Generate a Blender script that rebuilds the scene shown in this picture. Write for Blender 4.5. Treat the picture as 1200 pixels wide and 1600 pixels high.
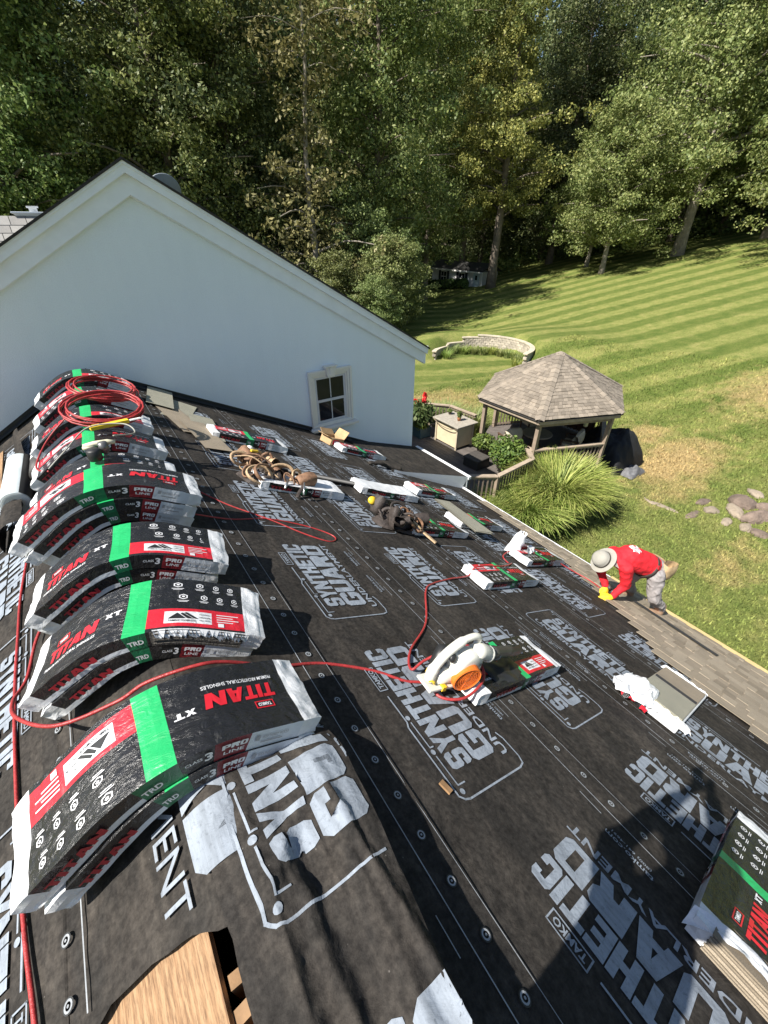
import bpy, bmesh, math, random
import numpy as np
from mathutils import Matrix, Vector
PI = math.pi; R = math.radians
random.seed(7); rng = np.random.default_rng(7)
for o in list(bpy.data.objects): bpy.data.objects.remove(o)
S = bpy.context.scene; COL = S.collection
# ------------------------------------------------------------------ camera
cam = bpy.data.cameras.new('camera'); camo = bpy.data.objects.new('camera', cam); COL.objects.link(camo)
camo.location = (0, 0, 0); camo.rotation_euler = (R(90-34.4), 0, R(-34.4))
cam.sensor_fit = 'VERTICAL'; cam.sensor_height = 36.0; cam.sensor_width = 27.0
cam.lens = 650/1600*36.0; cam.clip_start = 0.02; cam.clip_end = 1500
S.camera = camo
S.render.resolution_x = 768; S.render.resolution_y = 1024
# ------------------------------------------------------------------ world and sun
SUN_EL, SUN_AZ = R(50.5), R(-88.0)          # azimuth clockwise from +Y
W = bpy.data.worlds.new('World'); S.world = W; W.use_nodes = True
nt = W.node_tree; nt.nodes.clear()
sky = nt.nodes.new('ShaderNodeTexSky'); sky.sky_type = 'NISHITA'; sky.sun_disc = False
sky.sun_elevation = SUN_EL; sky.sun_rotation = SUN_AZ; sky.air_density = 1.0; sky.dust_density = 0.6; sky.ozone_density = 1.0
bg = nt.nodes.new('ShaderNodeBackground'); bg.inputs['Strength'].default_value = 0.068
wo = nt.nodes.new('ShaderNodeOutputWorld')
nt.links.new(sky.outputs[0], bg.inputs['Color']); nt.links.new(bg.outputs[0], wo.inputs['Surface'])
sl = bpy.data.lights.new('sun', 'SUN'); sl.energy = 5.0; sl.angle = R(0.5); sl.color = (1.0, 0.955, 0.88)
so = bpy.data.objects.new('sun', sl); COL.objects.link(so)
sd = Vector((math.sin(SUN_AZ)*math.cos(SUN_EL), math.cos(SUN_AZ)*math.cos(SUN_EL), math.sin(SUN_EL)))
so.rotation_euler = sd.to_track_quat('Z', 'Y').to_euler(); so.location = (-20, 0, 30)
vs_ = S.view_settings; vs_.view_transform = 'Standard'; vs_.look = 'None'; vs_.exposure = 0.92; vs_.gamma = 1.0; vs_.use_curve_mapping = False
S.render.engine = 'CYCLES'
try:
    S.cycles.max_bounces = 6; S.cycles.diffuse_bounces = 3; S.cycles.glossy_bounces = 3; S.cycles.transmission_bounces = 3; S.cycles.transparent_max_bounces = 4
except Exception: pass
# ------------------------------------------------------------------ helpers
def link(name, me, parent=None, label=None, cat=None, group=None, kind=None):
    o = bpy.data.objects.new(name, me); COL.objects.link(o)
    if parent is not None: o.parent = parent
    return tag(o, label, cat, group, kind)
def tag(o, label=None, cat=None, group=None, kind=None):
    if label: o['label'] = label
    if cat: o['category'] = cat
    if group: o['group'] = group
    if kind: o['kind'] = kind
    return o
def empty(name, loc=(0, 0, 0), rz=0.0, label=None, cat=None, group=None, kind=None, M=None):
    o = bpy.data.objects.new(name, None); COL.objects.link(o); o.empty_display_size = 0.1
    if M is not None: o.matrix_world = M
    else: o.location = loc; o.rotation_euler = (0, 0, rz)
    return tag(o, label, cat, group, kind)
def T3(x, y, z): return Matrix.Translation((x, y, z))
def RX(a): return Matrix.Rotation(a, 4, 'X')
def RY(a): return Matrix.Rotation(a, 4, 'Y')
def RZ(a): return Matrix.Rotation(a, 4, 'Z')
def SC(x, y, z): return Matrix.Diagonal((x, y, z, 1))
class MB:
    def __init__(s): s.v = []; s.f = []; s.m = []
    def add(s, vs, fs, mi=0, M=None):
        b = len(s.v)
        for p in vs:
            s.v.append(tuple(M @ Vector(p)) if M is not None else tuple(p))
        for k, f in enumerate(fs):
            s.f.append([b+i for i in f]); s.m.append(mi[k] if isinstance(mi, list) else mi)
        return s
    def box(s, c, d, mi=0, M=None, taper=1.0):
        x, y, z = c; a, b, h = d[0]/2, d[1]/2, d[2]/2; t = taper
        vs = [(x-a, y-b, z-h), (x+a, y-b, z-h), (x+a, y+b, z-h), (x-a, y+b, z-h), (x-a*t, y-b*t, z+h), (x+a*t, y-b*t, z+h), (x+a*t, y+b*t, z+h), (x-a*t, y+b*t, z+h)]
        return s.add(vs, [(0, 3, 2, 1), (4, 5, 6, 7), (0, 1, 5, 4), (1, 2, 6, 5), (2, 3, 7, 6), (3, 0, 4, 7)], mi, M)
    def bar(s, p, q, w, h, mi=0, up=(0, 0, 1)):
        p = Vector(p); q = Vector(q); d = q-p; L = d.length; d.normalize()
        side = d.cross(Vector(up))
        if side.length < 1e-4: side = Vector((1, 0, 0))
        side.normalize(); u = side.cross(d)
        vs = []
        for e in (p, q):
            for a, b in ((-1, -1), (1, -1), (1, 1), (-1, 1)): vs.append(e+side*(a*w/2)+u*(b*h/2))
        return s.add(vs, [(0, 1, 2, 3), (7, 6, 5, 4), (0, 4, 5, 1), (1, 5, 6, 2), (2, 6, 7, 3), (3, 7, 4, 0)], mi)
    def tube(s, pts, r, n=8, mi=0, caps=True, flat=1.0):
        pts = [Vector(p) for p in pts]; k = len(pts)
        if not isinstance(r, (list, tuple)): r = [r]*k
        prev = None; vs = []
        for i, p in enumerate(pts):
            d = (pts[min(i+1, k-1)]-pts[max(i-1, 0)]).normalized()
            if prev is None:
                a = Vector((0, 0, 1)) if abs(d.z) < .9 else Vector((1, 0, 0)); u = d.cross(a).normalized()
            else:
                u = (prev-d*prev.dot(d)); u = u.normalized() if u.length > 1e-6 else d.orthogonal().normalized()
            w = d.cross(u); prev = u
            for j in range(n):
                a = 2*PI*j/n; vs.append(p+u*(math.cos(a)*r[i])+w*(math.sin(a)*r[i]*flat))
        fs = [(i*n+j, i*n+(j+1) % n, (i+1)*n+(j+1) % n, (i+1)*n+j) for i in range(k-1) for j in range(n)]
        if caps: fs += [tuple(range(n-1, -1, -1)), tuple(range((k-1)*n, k*n))]
        return s.add(vs, fs, mi)
    def lathe(s, prof, n=20, mi=0, M=None, caps=True):
        vs = [(r*math.cos(2*PI*j/n), r*math.sin(2*PI*j/n), z) for r, z in prof for j in range(n)]
        k = len(prof)
        fs = [(i*n+j, i*n+(j+1) % n, (i+1)*n+(j+1) % n, (i+1)*n+j) for i in range(k-1) for j in range(n)]
        if caps: fs += [tuple(range(n-1, -1, -1)), tuple(range((k-1)*n, k*n))]
        return s.add(vs, fs, mi, M)
    def prism(s, poly, z0, z1, mi=0, M=None):
        n = len(poly); vs = [(x, y, z0) for x, y in poly]+[(x, y, z1) for x, y in poly]
        fs = [tuple(range(n-1, -1, -1)), tuple(range(n, 2*n))]+[(i, (i+1) % n, n+(i+1) % n, n+i) for i in range(n)]
        return s.add(vs, fs, mi, M)
    def grid(s, fn, us, ws, mi=0, M=None):
        b = [fn(u, w) for u in us for w in ws]; nw = len(ws); fs = []; ms = []
        for i in range(len(us)-1):
            for j in range(nw-1):
                fs.append((i*nw+j, (i+1)*nw+j, (i+1)*nw+j+1, i*nw+j+1)); ms.append(mi(i, j) if callable(mi) else mi)
        return s.add(b, fs, ms, M)
    def mesh(s, name, mats, smooth=False):
        me = bpy.data.meshes.new(name); me.from_pydata(s.v, [], s.f)
        for m in (mats if isinstance(mats, (list, tuple)) else [mats]): me.materials.append(m)
        me.polygons.foreach_set('material_index', s.m)
        if smooth: me.polygons.foreach_set('use_smooth', [True]*len(s.f))
        me.validate(); me.update(); return me
    def build(s, name, mats, parent=None, smooth=False, bevel=0.0, label=None, cat=None, group=None, kind=None, seg=2):
        o = link(name, s.mesh(name, mats, smooth), parent, label, cat, group, kind)
        if bevel:
            b = o.modifiers.new('bevel', 'BEVEL'); b.width = bevel; b.segments = seg; b.limit_method = 'ANGLE'; b.angle_limit = R(35)
        return o
def np_mesh(name, V, F, mat, k=4, smooth=False):
    V = np.ascontiguousarray(V, np.float32); F = np.ascontiguousarray(F, np.int32)
    me = bpy.data.meshes.new(name); me.vertices.add(len(V)); me.vertices.foreach_set('co', V.ravel())
    me.loops.add(F.size); me.loops.foreach_set('vertex_index', F.ravel())
    me.polygons.add(len(F)); me.polygons.foreach_set('loop_start', np.arange(0, F.size, k, dtype=np.int32))
    me.polygons.foreach_set('loop_total', np.full(len(F), k, np.int32))
    if smooth: me.polygons.foreach_set('use_smooth', np.ones(len(F), bool))
    for m in (mat if isinstance(mat, (list, tuple)) else [mat]): me.materials.append(m)
    me.update(calc_edges=True); return me
def copy_tree(o, parent=None):
    c = o.copy(); COL.objects.link(c)
    if parent is not None: c.parent = parent
    for ch in list(o.children): copy_tree(ch, c)
    return c
def curve_pts(pts, n=8):
    """Catmull-Rom through pts"""
    P = [Vector(p) for p in pts]; out = []
    for i in range(len(P)-1):
        a = P[max(i-1, 0)]; b = P[i]; c = P[i+1]; d = P[min(i+2, len(P)-1)]
        for k in range(n):
            t = k/n; out.append(0.5*((2*b)+(c-a)*t+(2*a-5*b+4*c-d)*t*t+(3*b-a-3*c+d)*t**3))
    out.append(P[-1]); return out
def hsh(*a):
    return (math.sin(sum((i+1)*12.9898*x for i, x in enumerate(a)))*43758.5453) % 1.0
def vnoise(x, y, s=0):
    ix, iy = math.floor(x), math.floor(y); fx, fy = x-ix, y-iy; fx = fx*fx*(3-2*fx); fy = fy*fy*(3-2*fy)
    a, b, c, d = hsh(ix, iy, s), hsh(ix+1, iy, s), hsh(ix, iy+1, s), hsh(ix+1, iy+1, s)
    return (a*(1-fx)+b*fx)*(1-fy)+(c*(1-fx)+d*fx)*fy
# ------------------------------------------------------------------ materials
def mk(name):
    m = bpy.data.materials.new(name); m.use_nodes = True; n = m.node_tree.nodes; l = m.node_tree.links
    return m, n, l, n['Principled BSDF']
def noise(n, l, scale, detail=3, rough=.6, coord=None, stretch=None, dist=0.0):
    t = n.new('ShaderNodeTexNoise'); t.inputs['Scale'].default_value = scale; t.inputs['Detail'].default_value = detail; t.inputs['Roughness'].default_value = rough; t.inputs['Distortion'].default_value = dist
    if coord is not None:
        if stretch:
            mp = n.new('ShaderNodeMapping'); mp.inputs['Scale'].default_value = stretch; l.new(coord, mp.inputs['Vector']); coord = mp.outputs[0]
        l.new(coord, t.inputs['Vector'])
    return t
def ramp(n, l, src, stops):
    r = n.new('ShaderNodeValToRGB'); e = r.color_ramp.elements
    while len(e) > 1: e.remove(e[-1])
    e[0].position = stops[0][0]; e[0].color = (*stops[0][1], 1) if len(stops[0][1]) == 3 else stops[0][1]
    for p, c in stops[1:]:
        k = e.new(p); k.color = (*c, 1) if len(c) == 3 else c
    l.new(src, r.inputs[0]); return r
def mixc(n, l, fac, a, b, mode='MIX'):
    x = n.new('ShaderNodeMix'); x.data_type = 'RGBA'; x.blend_type = mode
    for i, v in ((0, fac), (6, a), (7, b)):
        if hasattr(v, 'is_linked') or hasattr(v, 'links'): l.new(v, x.inputs[i])
        elif i == 0: x.inputs[0].default_value = v
        else: x.inputs[i].default_value = (*v, 1)
    return x.outputs[2]
def math_(n, l, op, a, b=None, c=None):
    x = n.new('ShaderNodeMath'); x.operation = op
    for i, v in enumerate((a, b, c)):
        if v is None: continue
        if isinstance(v, (int, float)): x.inputs[i].default_value = v
        else: l.new(v, x.inputs[i])
    return x.outputs[0]
def bump(n, l, src, strength, dist, bs):
    b = n.new('ShaderNodeBump'); b.inputs['Strength'].default_value = strength; b.inputs['Distance'].default_value = dist
    l.new(src, b.inputs['Height']); l.new(b.outputs[0], bs.inputs['Normal']); return b
def simple(name, col, rough=.6, var=.25, scale=8, bs=0.0, bscale=40, bd=.01, metal=0.0, rnd=0.0, spec=None, coat=0.0, world=False, var2=None):
    m, n, l, p = mk(name)
    tc = n.new('ShaderNodeTexCoord'); co = tc.outputs['Object']
    if world: co = n.new('ShaderNodeNewGeometry').outputs['Position']
    t = noise(n, l, scale, 4, .65, co)
    lo = tuple(max(0, c*(1-var)) for c in col); hi = tuple(min(1, c*(1+var)) for c in col)
    if var2: hi = var2
    c = ramp(n, l, t.outputs['Fac'], [(.3, lo), (.7, hi)]).outputs[0]
    if rnd:
        oi = n.new('ShaderNodeObjectInfo'); hs = n.new('ShaderNodeHueSaturation')
        v = math_(n, l, 'MULTIPLY_ADD', oi.outputs['Random'], 2*rnd, 1-rnd); l.new(v, hs.inputs['Value']); l.new(c, hs.inputs['Color']); c = hs.outputs[0]
    l.new(c, p.inputs['Base Color']); p.inputs['Roughness'].default_value = rough; p.inputs['Metallic'].default_value = metal
    if spec is not None: p.inputs['Specular IOR Level'].default_value = spec
    if bs:
        t2 = noise(n, l, bscale, 4, .6, co); bump(n, l, t2.outputs['Fac'], bs, bd, p)
    return m
# underlayment: black-brown woven synthetic, slightly scuffed
def m_underlayment():
    m, n, l, p = mk('underlayment'); g = n.new('ShaderNodeNewGeometry').outputs['Position']
    a = noise(n, l, 1.6, 6, .75, g); b = noise(n, l, 38, 3, .7, g); c0 = noise(n, l, 9, 4, .7, g, (1, .35, 1))
    c = ramp(n, l, a.outputs['Fac'], [(.25, (.025, .0237, .0230)), (.5, (.037, .0352, .0338)), (.75, (.053, .0498, .0470))]).outputs[0]
    d = ramp(n, l, b.outputs['Fac'], [(.35, (.6, .58, .56)), (.75, (1.35, 1.3, 1.22))]).outputs[0]
    e = ramp(n, l, c0.outputs['Fac'], [(.42, (.92, .92, .92)), (.76, (1.9, 1.8, 1.68))]).outputs[0]
    cc = mixc(n, l, 1.0, mixc(n, l, 1.0, c, d, 'MULTIPLY'), e, 'MULTIPLY')
    v = n.new('ShaderNodeTexVoronoi'); v.inputs['Scale'].default_value = 11; l.new(g, v.inputs['Vector'])
    spk = ramp(n, l, v.outputs['Distance'], [(0.0, (1, 1, 1)), (.035, (0, 0, 0))]).outputs[0]
    cc = mixc(n, l, math_(n, l, 'MULTIPLY', spk, .5), cc, (.3, .28, .25))
    l.new(cc, p.inputs['Base Color']); p.inputs['Roughness'].default_value = .75; p.inputs['Specular IOR Level'].default_value = .08
    wv = noise(n, l, 5.5, 5, .62, g, (1, 1.8, 1), .6); fine = noise(n, l, 260, 2, .5, g)
    h = math_(n, l, 'ADD', math_(n, l, 'MULTIPLY', wv.outputs['Fac'], 1.0), math_(n, l, 'MULTIPLY', fine.outputs['Fac'], .08))
    bump(n, l, h, .55, .02, p); return m
def m_print(name, col, thr=.36):
    m, n, l, p = mk(name); g = n.new('ShaderNodeNewGeometry').outputs['Position']
    a = noise(n, l, 55, 4, .75, g); b = noise(n, l, 4, 3, .6, g); k = noise(n, l, 26, 3, .7, g, (1, .15, 1))
    c = ramp(n, l, b.outputs['Fac'], [(.3, tuple(x*.78 for x in col)), (.7, tuple(x*1.1 for x in col))]).outputs[0]
    f = ramp(n, l, a.outputs['Fac'], [(thr-.1, (.66, .66, .66)), (thr+.10, (1, 1, 1))]).outputs[0]
    f2 = ramp(n, l, k.outputs['Fac'], [(.35, (.75, .75, .75)), (.55, (1, 1, 1))]).outputs[0]
    c = mixc(n, l, 1.0, mixc(n, l, 1.0, c, f, 'MULTIPLY'), f2, 'MULTIPLY')
    l.new(c, p.inputs['Base Color']); p.inputs['Roughness'].default_value = .7; p.inputs['Specular IOR Level'].default_value = .15
    wv = noise(n, l, 5.5, 5, .62, g, (1, 1.8, 1), .6); bump(n, l, wv.outputs['Fac'], .55, .02, p); return m
def m_plastic(name, col, rough=.33, bs=.5, rnd=0):
    m, n, l, p = mk(name); tc = n.new('ShaderNodeTexCoord').outputs['Object']
    a = noise(n, l, 7, 4, .7, tc); k = noise(n, l, 22, 4, .75, tc, (1, .35, 1))
    c = ramp(n, l, a.outputs['Fac'], [(.3, tuple(x*.85 for x in col)), (.7, tuple(min(1, x*1.1+.004) for x in col))]).outputs[0]
    dust = ramp(n, l, k.outputs['Fac'], [(.62, (0, 0, 0)), (.85, (.35, .35, .35))]).outputs[0]
    c = mixc(n, l, dust, c, (.45, .44, .42))
    l.new(c, p.inputs['Base Color']); p.inputs['Roughness'].default_value = rough
    w = noise(n, l, 14, 5, .6, tc, (1, 2.2, 1), 1.2); bump(n, l, w.outputs['Fac'], bs, .015, p); return m
UND = m_underlayment(); PRINT = m_print('print_blue_grey', (.28, .315, .36), .38); PRINTW = m_print('print_line', (.34, .36, .38))
WHITE = m_plastic('wrap_white', (.70, .71, .72), .5, .4); BLACK = m_plastic('wrap_black', (.015, .015, .016), .27, .8)
RED = m_plastic('wrap_red', (.60, .020, .035), .32, .4); GREEN = m_plastic('wrap_green', (.018, .40, .12), .35, .4)
DRED = m_plastic('wrap_dark_red', (.17, .012, .018), .32, .4); DGREEN = m_plastic('wrap_dark_green', (.008, .13, .055), .32, .4)
INKW = simple('ink_white', (.72, .72, .73), .5, .1); INKR = simple('ink_red', (.62, .018, .03), .4, .12); INKG = simple('ink_grey', (.3, .3, .31), .5, .2)
LABELW = m_plastic('wrap_label', (.6, .63, .67), .45, .35)
SHEDGE = simple('shingle_edge', (.075, .068, .06), .95, .5, 60, .8, 90)
def m_shingle(name, c1, c2, c3):
    m, n, l, p = mk(name); g = n.new('ShaderNodeNewGeometry'); tc = n.new('ShaderNodeTexCoord').outputs['Object']
    a = noise(n, l, 420, 2, .7, g.outputs['Position']); b = noise(n, l, 3, 4, .7, g.outputs['Position'])
    r = ramp(n, l, g.outputs['Random Per Island'], [(0, c1), (.45, c2), (1, c3)]).outputs[0]
    s = ramp(n, l, a.outputs['Fac'], [(.3, (.6, .6, .6)), (.7, (1.35, 1.33, 1.3))]).outputs[0]
    d = ramp(n, l, b.outputs['Fac'], [(.3, (.85, .85, .85)), (.7, (1.12, 1.1, 1.08))]).outputs[0]
    l.new(mixc(n, l, 1, mixc(n, l, 1, r, s, 'MULTIPLY'), d, 'MULTIPLY'), p.inputs['Base Color']); p.inputs['Roughness'].default_value = .95
    bump(n, l, a.outputs['Fac'], .5, .004, p); return m
SHING = m_shingle('shingle_weathered', (.20, .165, .12), (.275, .23, .17), (.36, .305, .23))
SHINGG = m_shingle('shingle_greenish', (.23, .235, .185), (.29, .285, .225), (.34, .32, .26))
SHINGB = m_shingle('shingle_gazebo', (.17, .145, .115), (.225, .193, .155), (.29, .248, .198))
DARKSTRIP = simple('shingle_dark_strip', (.028, .028, .03), .9, .4, 30)  # own dark colour of the narrow strips on the shingles
def m_stucco():
    m, n, l, p = mk('stucco'); g = n.new('ShaderNodeNewGeometry').outputs['Position']
    a = noise(n, l, .6, 5, .65, g); b = noise(n, l, 2.2, 5, .7, g, (2.2, 2.2, .22)); c = noise(n, l, 70, 4, .65, g)
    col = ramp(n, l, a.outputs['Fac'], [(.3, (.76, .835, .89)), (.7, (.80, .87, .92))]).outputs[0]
    f = ramp(n, l, b.outputs['Fac'], [(.3, (.975, .975, .978)), (.6, (1.0, 1.0, 1.0))]).outputs[0]
    f2 = ramp(n, l, c.outputs['Fac'], [(.3, (.96, .96, .96)), (.7, (1.03, 1.03, 1.03))]).outputs[0]
    l.new(mixc(n, l, 1, mixc(n, l, 1, col, f, 'MULTIPLY'), f2, 'MULTIPLY'), p.inputs['Base Color']); p.inputs['Roughness'].default_value = .9
    bump(n, l, c.outputs['Fac'], .45, .01, p); return m
STUCCO = m_stucco()
TRIM = simple('white_trim', (.80, .79, .75), .5, .04, 3, .05, 30)
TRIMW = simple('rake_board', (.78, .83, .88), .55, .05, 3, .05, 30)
CREAM = simple('cream_trim', (.74, .72, .66), .55, .05, 4, .08, 60)
ALU = simple('fascia_white', (.76, .77, .78), .4, .05, 3)
DARKROOF = simple('dark_shingle_edge', (.03, .028, .027), .9, .5, 20, .5, 60)
METAL = simple('flashing', (.045, .05, .055), .35, .2, 10, metal=.6)
STEEL = simple('steel', (.5, .5, .5), .3, .2, 10, metal=.9)
def m_ply():
    m, n, l, p = mk('plywood'); g = n.new('ShaderNodeNewGeometry').outputs['Position']
    wv = n.new('ShaderNodeTexWave'); wv.wave_type = 'BANDS'; wv.bands_direction = 'X'; wv.inputs['Scale'].default_value = 2.6; wv.inputs['Distortion'].default_value = 9; wv.inputs['Detail'].default_value = 3; wv.inputs['Detail Scale'].default_value = .8
    mpw = n.new('ShaderNodeMapping'); mpw.inputs['Scale'].default_value = (6, .55, 6); l.new(g, mpw.inputs['Vector']); l.new(mpw.outputs[0], wv.inputs['Vector']); a = wv; b = noise(n, l, 30, 4, .7, g, (6, .6, 6)); c = noise(n, l, 2.2, 3, .6, g)
    col = ramp(n, l, a.outputs['Fac'], [(.0, (.24, .135, .065)), (.4, (.30, .18, .09)), (1.0, (.33, .205, .108))]).outputs[0]
    f = ramp(n, l, b.outputs['Fac'], [(.35, (.5, .45, .4)), (.55, (1.06, 1.05, 1.04))]).outputs[0]
    st = ramp(n, l, c.outputs['Fac'], [(.6, (1, 1, 1)), (.72, (.45, .42, .4))]).outputs[0]
    l.new(mixc(n, l, 1, mixc(n, l, 1, col, f, 'MULTIPLY'), st, 'MULTIPLY'), p.inputs['Base Color']); p.inputs['Roughness'].default_value = .75
    bump(n, l, b.outputs['Fac'], .3, .004, p); return m
PLY = m_ply()
LUMBER = simple('lumber', (.26, .15, .07), .75, .3, 7, .2, 30)
GLASS = simple('window_glass', (.012, .014, .02), .04, .3, 3); GLASS.node_tree.nodes['Principled BSDF'].inputs['Specular IOR Level'].default_value = .25
VINYL = simple('sash_grey_white', (.56, .57, .6), .45, .05, 4)
RUB_RED = simple('hose_red', (.34, .032, .032), .42, .25, 30, .3, 90)
RUB_BLK = simple('rubber_black', (.018, .018, .018), .5, .3, 20)
LEATHER = simple('leather', (.21, .115, .065), .7, .45, 16, .5, 40)
LEATHER2 = simple('leather_light', (.42, .29, .17), .7, .4, 16, .5, 40)
LEATHERK = simple('leather_dark', (.045, .035, .03), .65, .45, 16, .5, 40)
CARD = simple('cardboard', (.44, .29, .15), .85, .15, 8, .1, 40)
SUEDE = simple('suede_tan', (.5, .36, .2), .9, .25, 12, .4, 60)
YEL = simple('yellow_plastic', (.75, .5, .03), .4, .15, 10)
# ------------------------------------------------------------------ lettering
def chamfer(x0, y0, x1, y1, c, cs=(1, 1, 1, 1)):
    p = []
    p += [(x0+c, y0), ] if cs[0] else [(x0, y0)]
    if cs[1]: p += [(x1-c, y0), (x1, y0+c)]
    else: p += [(x1, y0)]
    if cs[2]: p += [(x1, y1-c), (x1-c, y1)]
    else: p += [(x1, y1)]
    if cs[3]: p += [(x0+c, y1), (x0, y1-c)]
    else: p += [(x0, y1)]
    if cs[0]: p += [(x0, y0+c)]
    return p
def rc(a, b, c, d): return [(a, b), (c, b), (c, d), (a, d)]
_s, _t, _c = .36, .23, .14
GL = {
 'T': (1.0, [rc(0, 1-_t, 1, 1), rc(.32, 0, .68, 1-_t)]),
 'H': (1.0, [rc(0, 0, _s, 1), rc(1-_s, 0, 1, 1), rc(_s, .38, 1-_s, .62)]),
 'E': (.88, [rc(0, 0, .4, 1), rc(.4, 0, 1, _t), rc(.4, .39, .92, .61), rc(.4, 1-_t, 1, 1)]),
 'I': (.45, [rc(.06, 0, .94, 1)]),
 'N': (1.08, [rc(0, 0, .32, 1), rc(.68, 0, 1, 1), [(.32, 1), (.32, .5), (.68, 0), (.68, .5)]]),
 'Y': (1.0, [[(0, 1), (.36, .42), (.36, 0), (.64, 0), (.64, .42), (1, 1), (.66, 1), (.5, .68), (.34, 1)]]),
 'C': (.95, [[(.14, 0), (.86, 0), (1, .14), (1, .36), (.64, .36), (.64, _t), (.36, _t), (.36, 1-_t), (.64, 1-_t), (.64, .64), (1, .64), (1, .86), (.86, 1), (.14, 1), (0, .86), (0, .14)]]),
 'S': (.95, [[(.12, 0), (.86, 0), (1, .14), (1, .5), (.88, .6), (.36, .6), (.36, .79), (.64, .79), (.64, .68), (1, .68), (1, .86), (.86, 1), (.14, 1), (0, .86), (0, .5), (.12, .4), (.64, .4), (.64, .21), (.36, .21), (.36, .32), (0, .32), (0, .14)]]),
 'G': (1.0, [[(.14, 0), (.86, 0), (1, .14), (1, .55), (.52, .55), (.52, .37), (.66, .37), (.66, .22), (.34, .22), (.34, .78), (.66, .78), (.66, .68), (1, .68), (1, .86), (.86, 1), (.14, 1), (0, .86), (0, .14)]]),
 'U': (1.0, [[(.14, 0), (.86, 0), (1, .14), (1, 1), (.66, 1), (.66, .22), (.34, .22), (.34, 1), (0, 1), (0, .14)]]),
 'A': (1.1, [[(0, 0), (.33, 0), (.37, .18), (.63, .18), (.67, 0), (1, 0), (.72, 1), (.5, 1), (.5, .68), (.56, .4), (.44, .4), (.5, .68), (.5, 1), (.28, 1)]]),
 'R': (1.05, [[(0, 0), (.35, 0), (.35, .34), (.5, .34), (.64, 0), (1, 0), (.84, .4), (.98, .54), (.98, .86), (.84, 1), (0, 1)]]),
 'D': (1.0, [[(0, 0), (.84, 0), (1, .16), (1, .84), (.84, 1), (0, 1), (0, .5), (.35, .5), (.35, .78), (.65, .78), (.65, .22), (.35, .22), (.35, .5), (0, .5)]]),
 'X': (1.0, [[(0, 0), (.35, 0), (.5, .3), (.65, 0), (1, 0), (.7, .5), (1, 1), (.65, 1), (.5, .7), (.35, 1), (0, 1), (.3, .5)]]),
 'P': (1.0, [[(0, 0), (.35, 0), (.35, .32), (.86, .32), (1, .46), (1, .86), (.86, 1), (0, 1), (0, .6), (.35, .6), (.35, .78), (.64, .78), (.64, .54), (.35, .54), (.35, .6), (0, .6)]]),
 'O': (1.0, [[(.14, 0), (.86, 0), (1, .14), (1, .86), (.86, 1), (.14, 1), (0, .86), (0, .5), (.34, .5), (.34, .78), (.66, .78), (.66, .22), (.34, .22), (.34, .5), (0, .5), (0, .14)]]),
}
def block(s, x0, x1, y0, y1, gap=.07, slant=0.0):
    ws = [GL[c][0] if c != ' ' else .5 for c in s]; tot = sum(ws)+gap*(len(s)-1); k = (x1-x0)/tot; x = x0; out = []
    for c, w in zip(s, ws):
        if c != ' ':
            for p in GL[c][1]: out.append([(x+a*w*k+slant*b*(y1-y0), y0+b*(y1-y0)) for a, b in p])
        x += (w+gap)*k
    return out
TEXTS = {}
def prewarm(items):
    obs = []
    for s, b in items:
        cu = bpy.data.curves.new('t', 'FONT'); cu.body = s; cu.size = 1; cu.offset = b; cu.resolution_u = 2; cu.align_x = 'LEFT'
        o = bpy.data.objects.new('t', cu); COL.objects.link(o); obs.append((s, o, cu))
    bpy.context.view_layer.update(); dg = bpy.context.evaluated_depsgraph_get()
    for s, o, cu in obs:
        me = bpy.data.meshes.new_from_object(o.evaluated_get(dg))
        V = [(v.co.x, v.co.y) for v in me.vertices]; Fc = [tuple(p.vertices) for p in me.polygons]
        bpy.data.meshes.remove(me); bpy.data.objects.remove(o); bpy.data.curves.remove(cu)
        xs = [a for a, b in V]; ys = [b for a, b in V]
        TEXTS[s] = ([((a-min(xs))/(max(xs)-min(xs)), (b-min(ys))/(max(ys)-min(ys))) for a, b in V], Fc)
prewarm([('UNDERLAYMENT', .02), ('tamko.com', .012), ('(800) 641-4691', .01), ('TAMKO', .03), ('PREMIUM ARCHITECTURAL SHINGLES', .012), ('CLASS', .015), ('3', .03), ('LINE', .015), ('TRD', .03), ('WEATHERED WOOD', .012), ('TAMKO COMPLETE', .012), ('PROLONG', .01), ('PROTECT', .01), ('STIHL', .03), ('TITAN', .03), ('PERFORM', .01), ('MENT', .0)])
def textpolys(s, x0, x1, y0, y1):
    V, Fc = TEXTS[s]; return [[(x0+V[i][0]*(x1-x0), y0+V[i][1]*(y1-y0)) for i in f] for f in Fc]
def frame_strip(pts, w):
    out = []
    for (ax, ay), (bx, by) in zip(pts[:-1], pts[1:]):
        dx, dy = bx-ax, by-ay; L = math.hypot(dx, dy) or 1; nx, ny = -dy/L*w/2, dx/L*w/2; ex, ey = dx/L*w*.4, dy/L*w*.4
        out.append([(ax+nx-ex, ay+ny-ey), (ax-nx-ex, ay-ny-ey), (bx-nx+ex, by-ny+ey), (bx+nx+ex, by+ny+ey)])
    return out
def disc(cx, cy, r, n=12, ri=0.0):
    if not ri: return [[(cx+r*math.cos(2*PI*i/n), cy+r*math.sin(2*PI*i/n)) for i in range(n)]]
    return [[(cx+a*math.cos(t), cy+a*math.sin(t)) for a, t in ((r, 2*PI*i/n), (r, 2*PI*(i+1)/n), (ri, 2*PI*(i+1)/n), (ri, 2*PI*i/n))] for i in range(n)]
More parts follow.
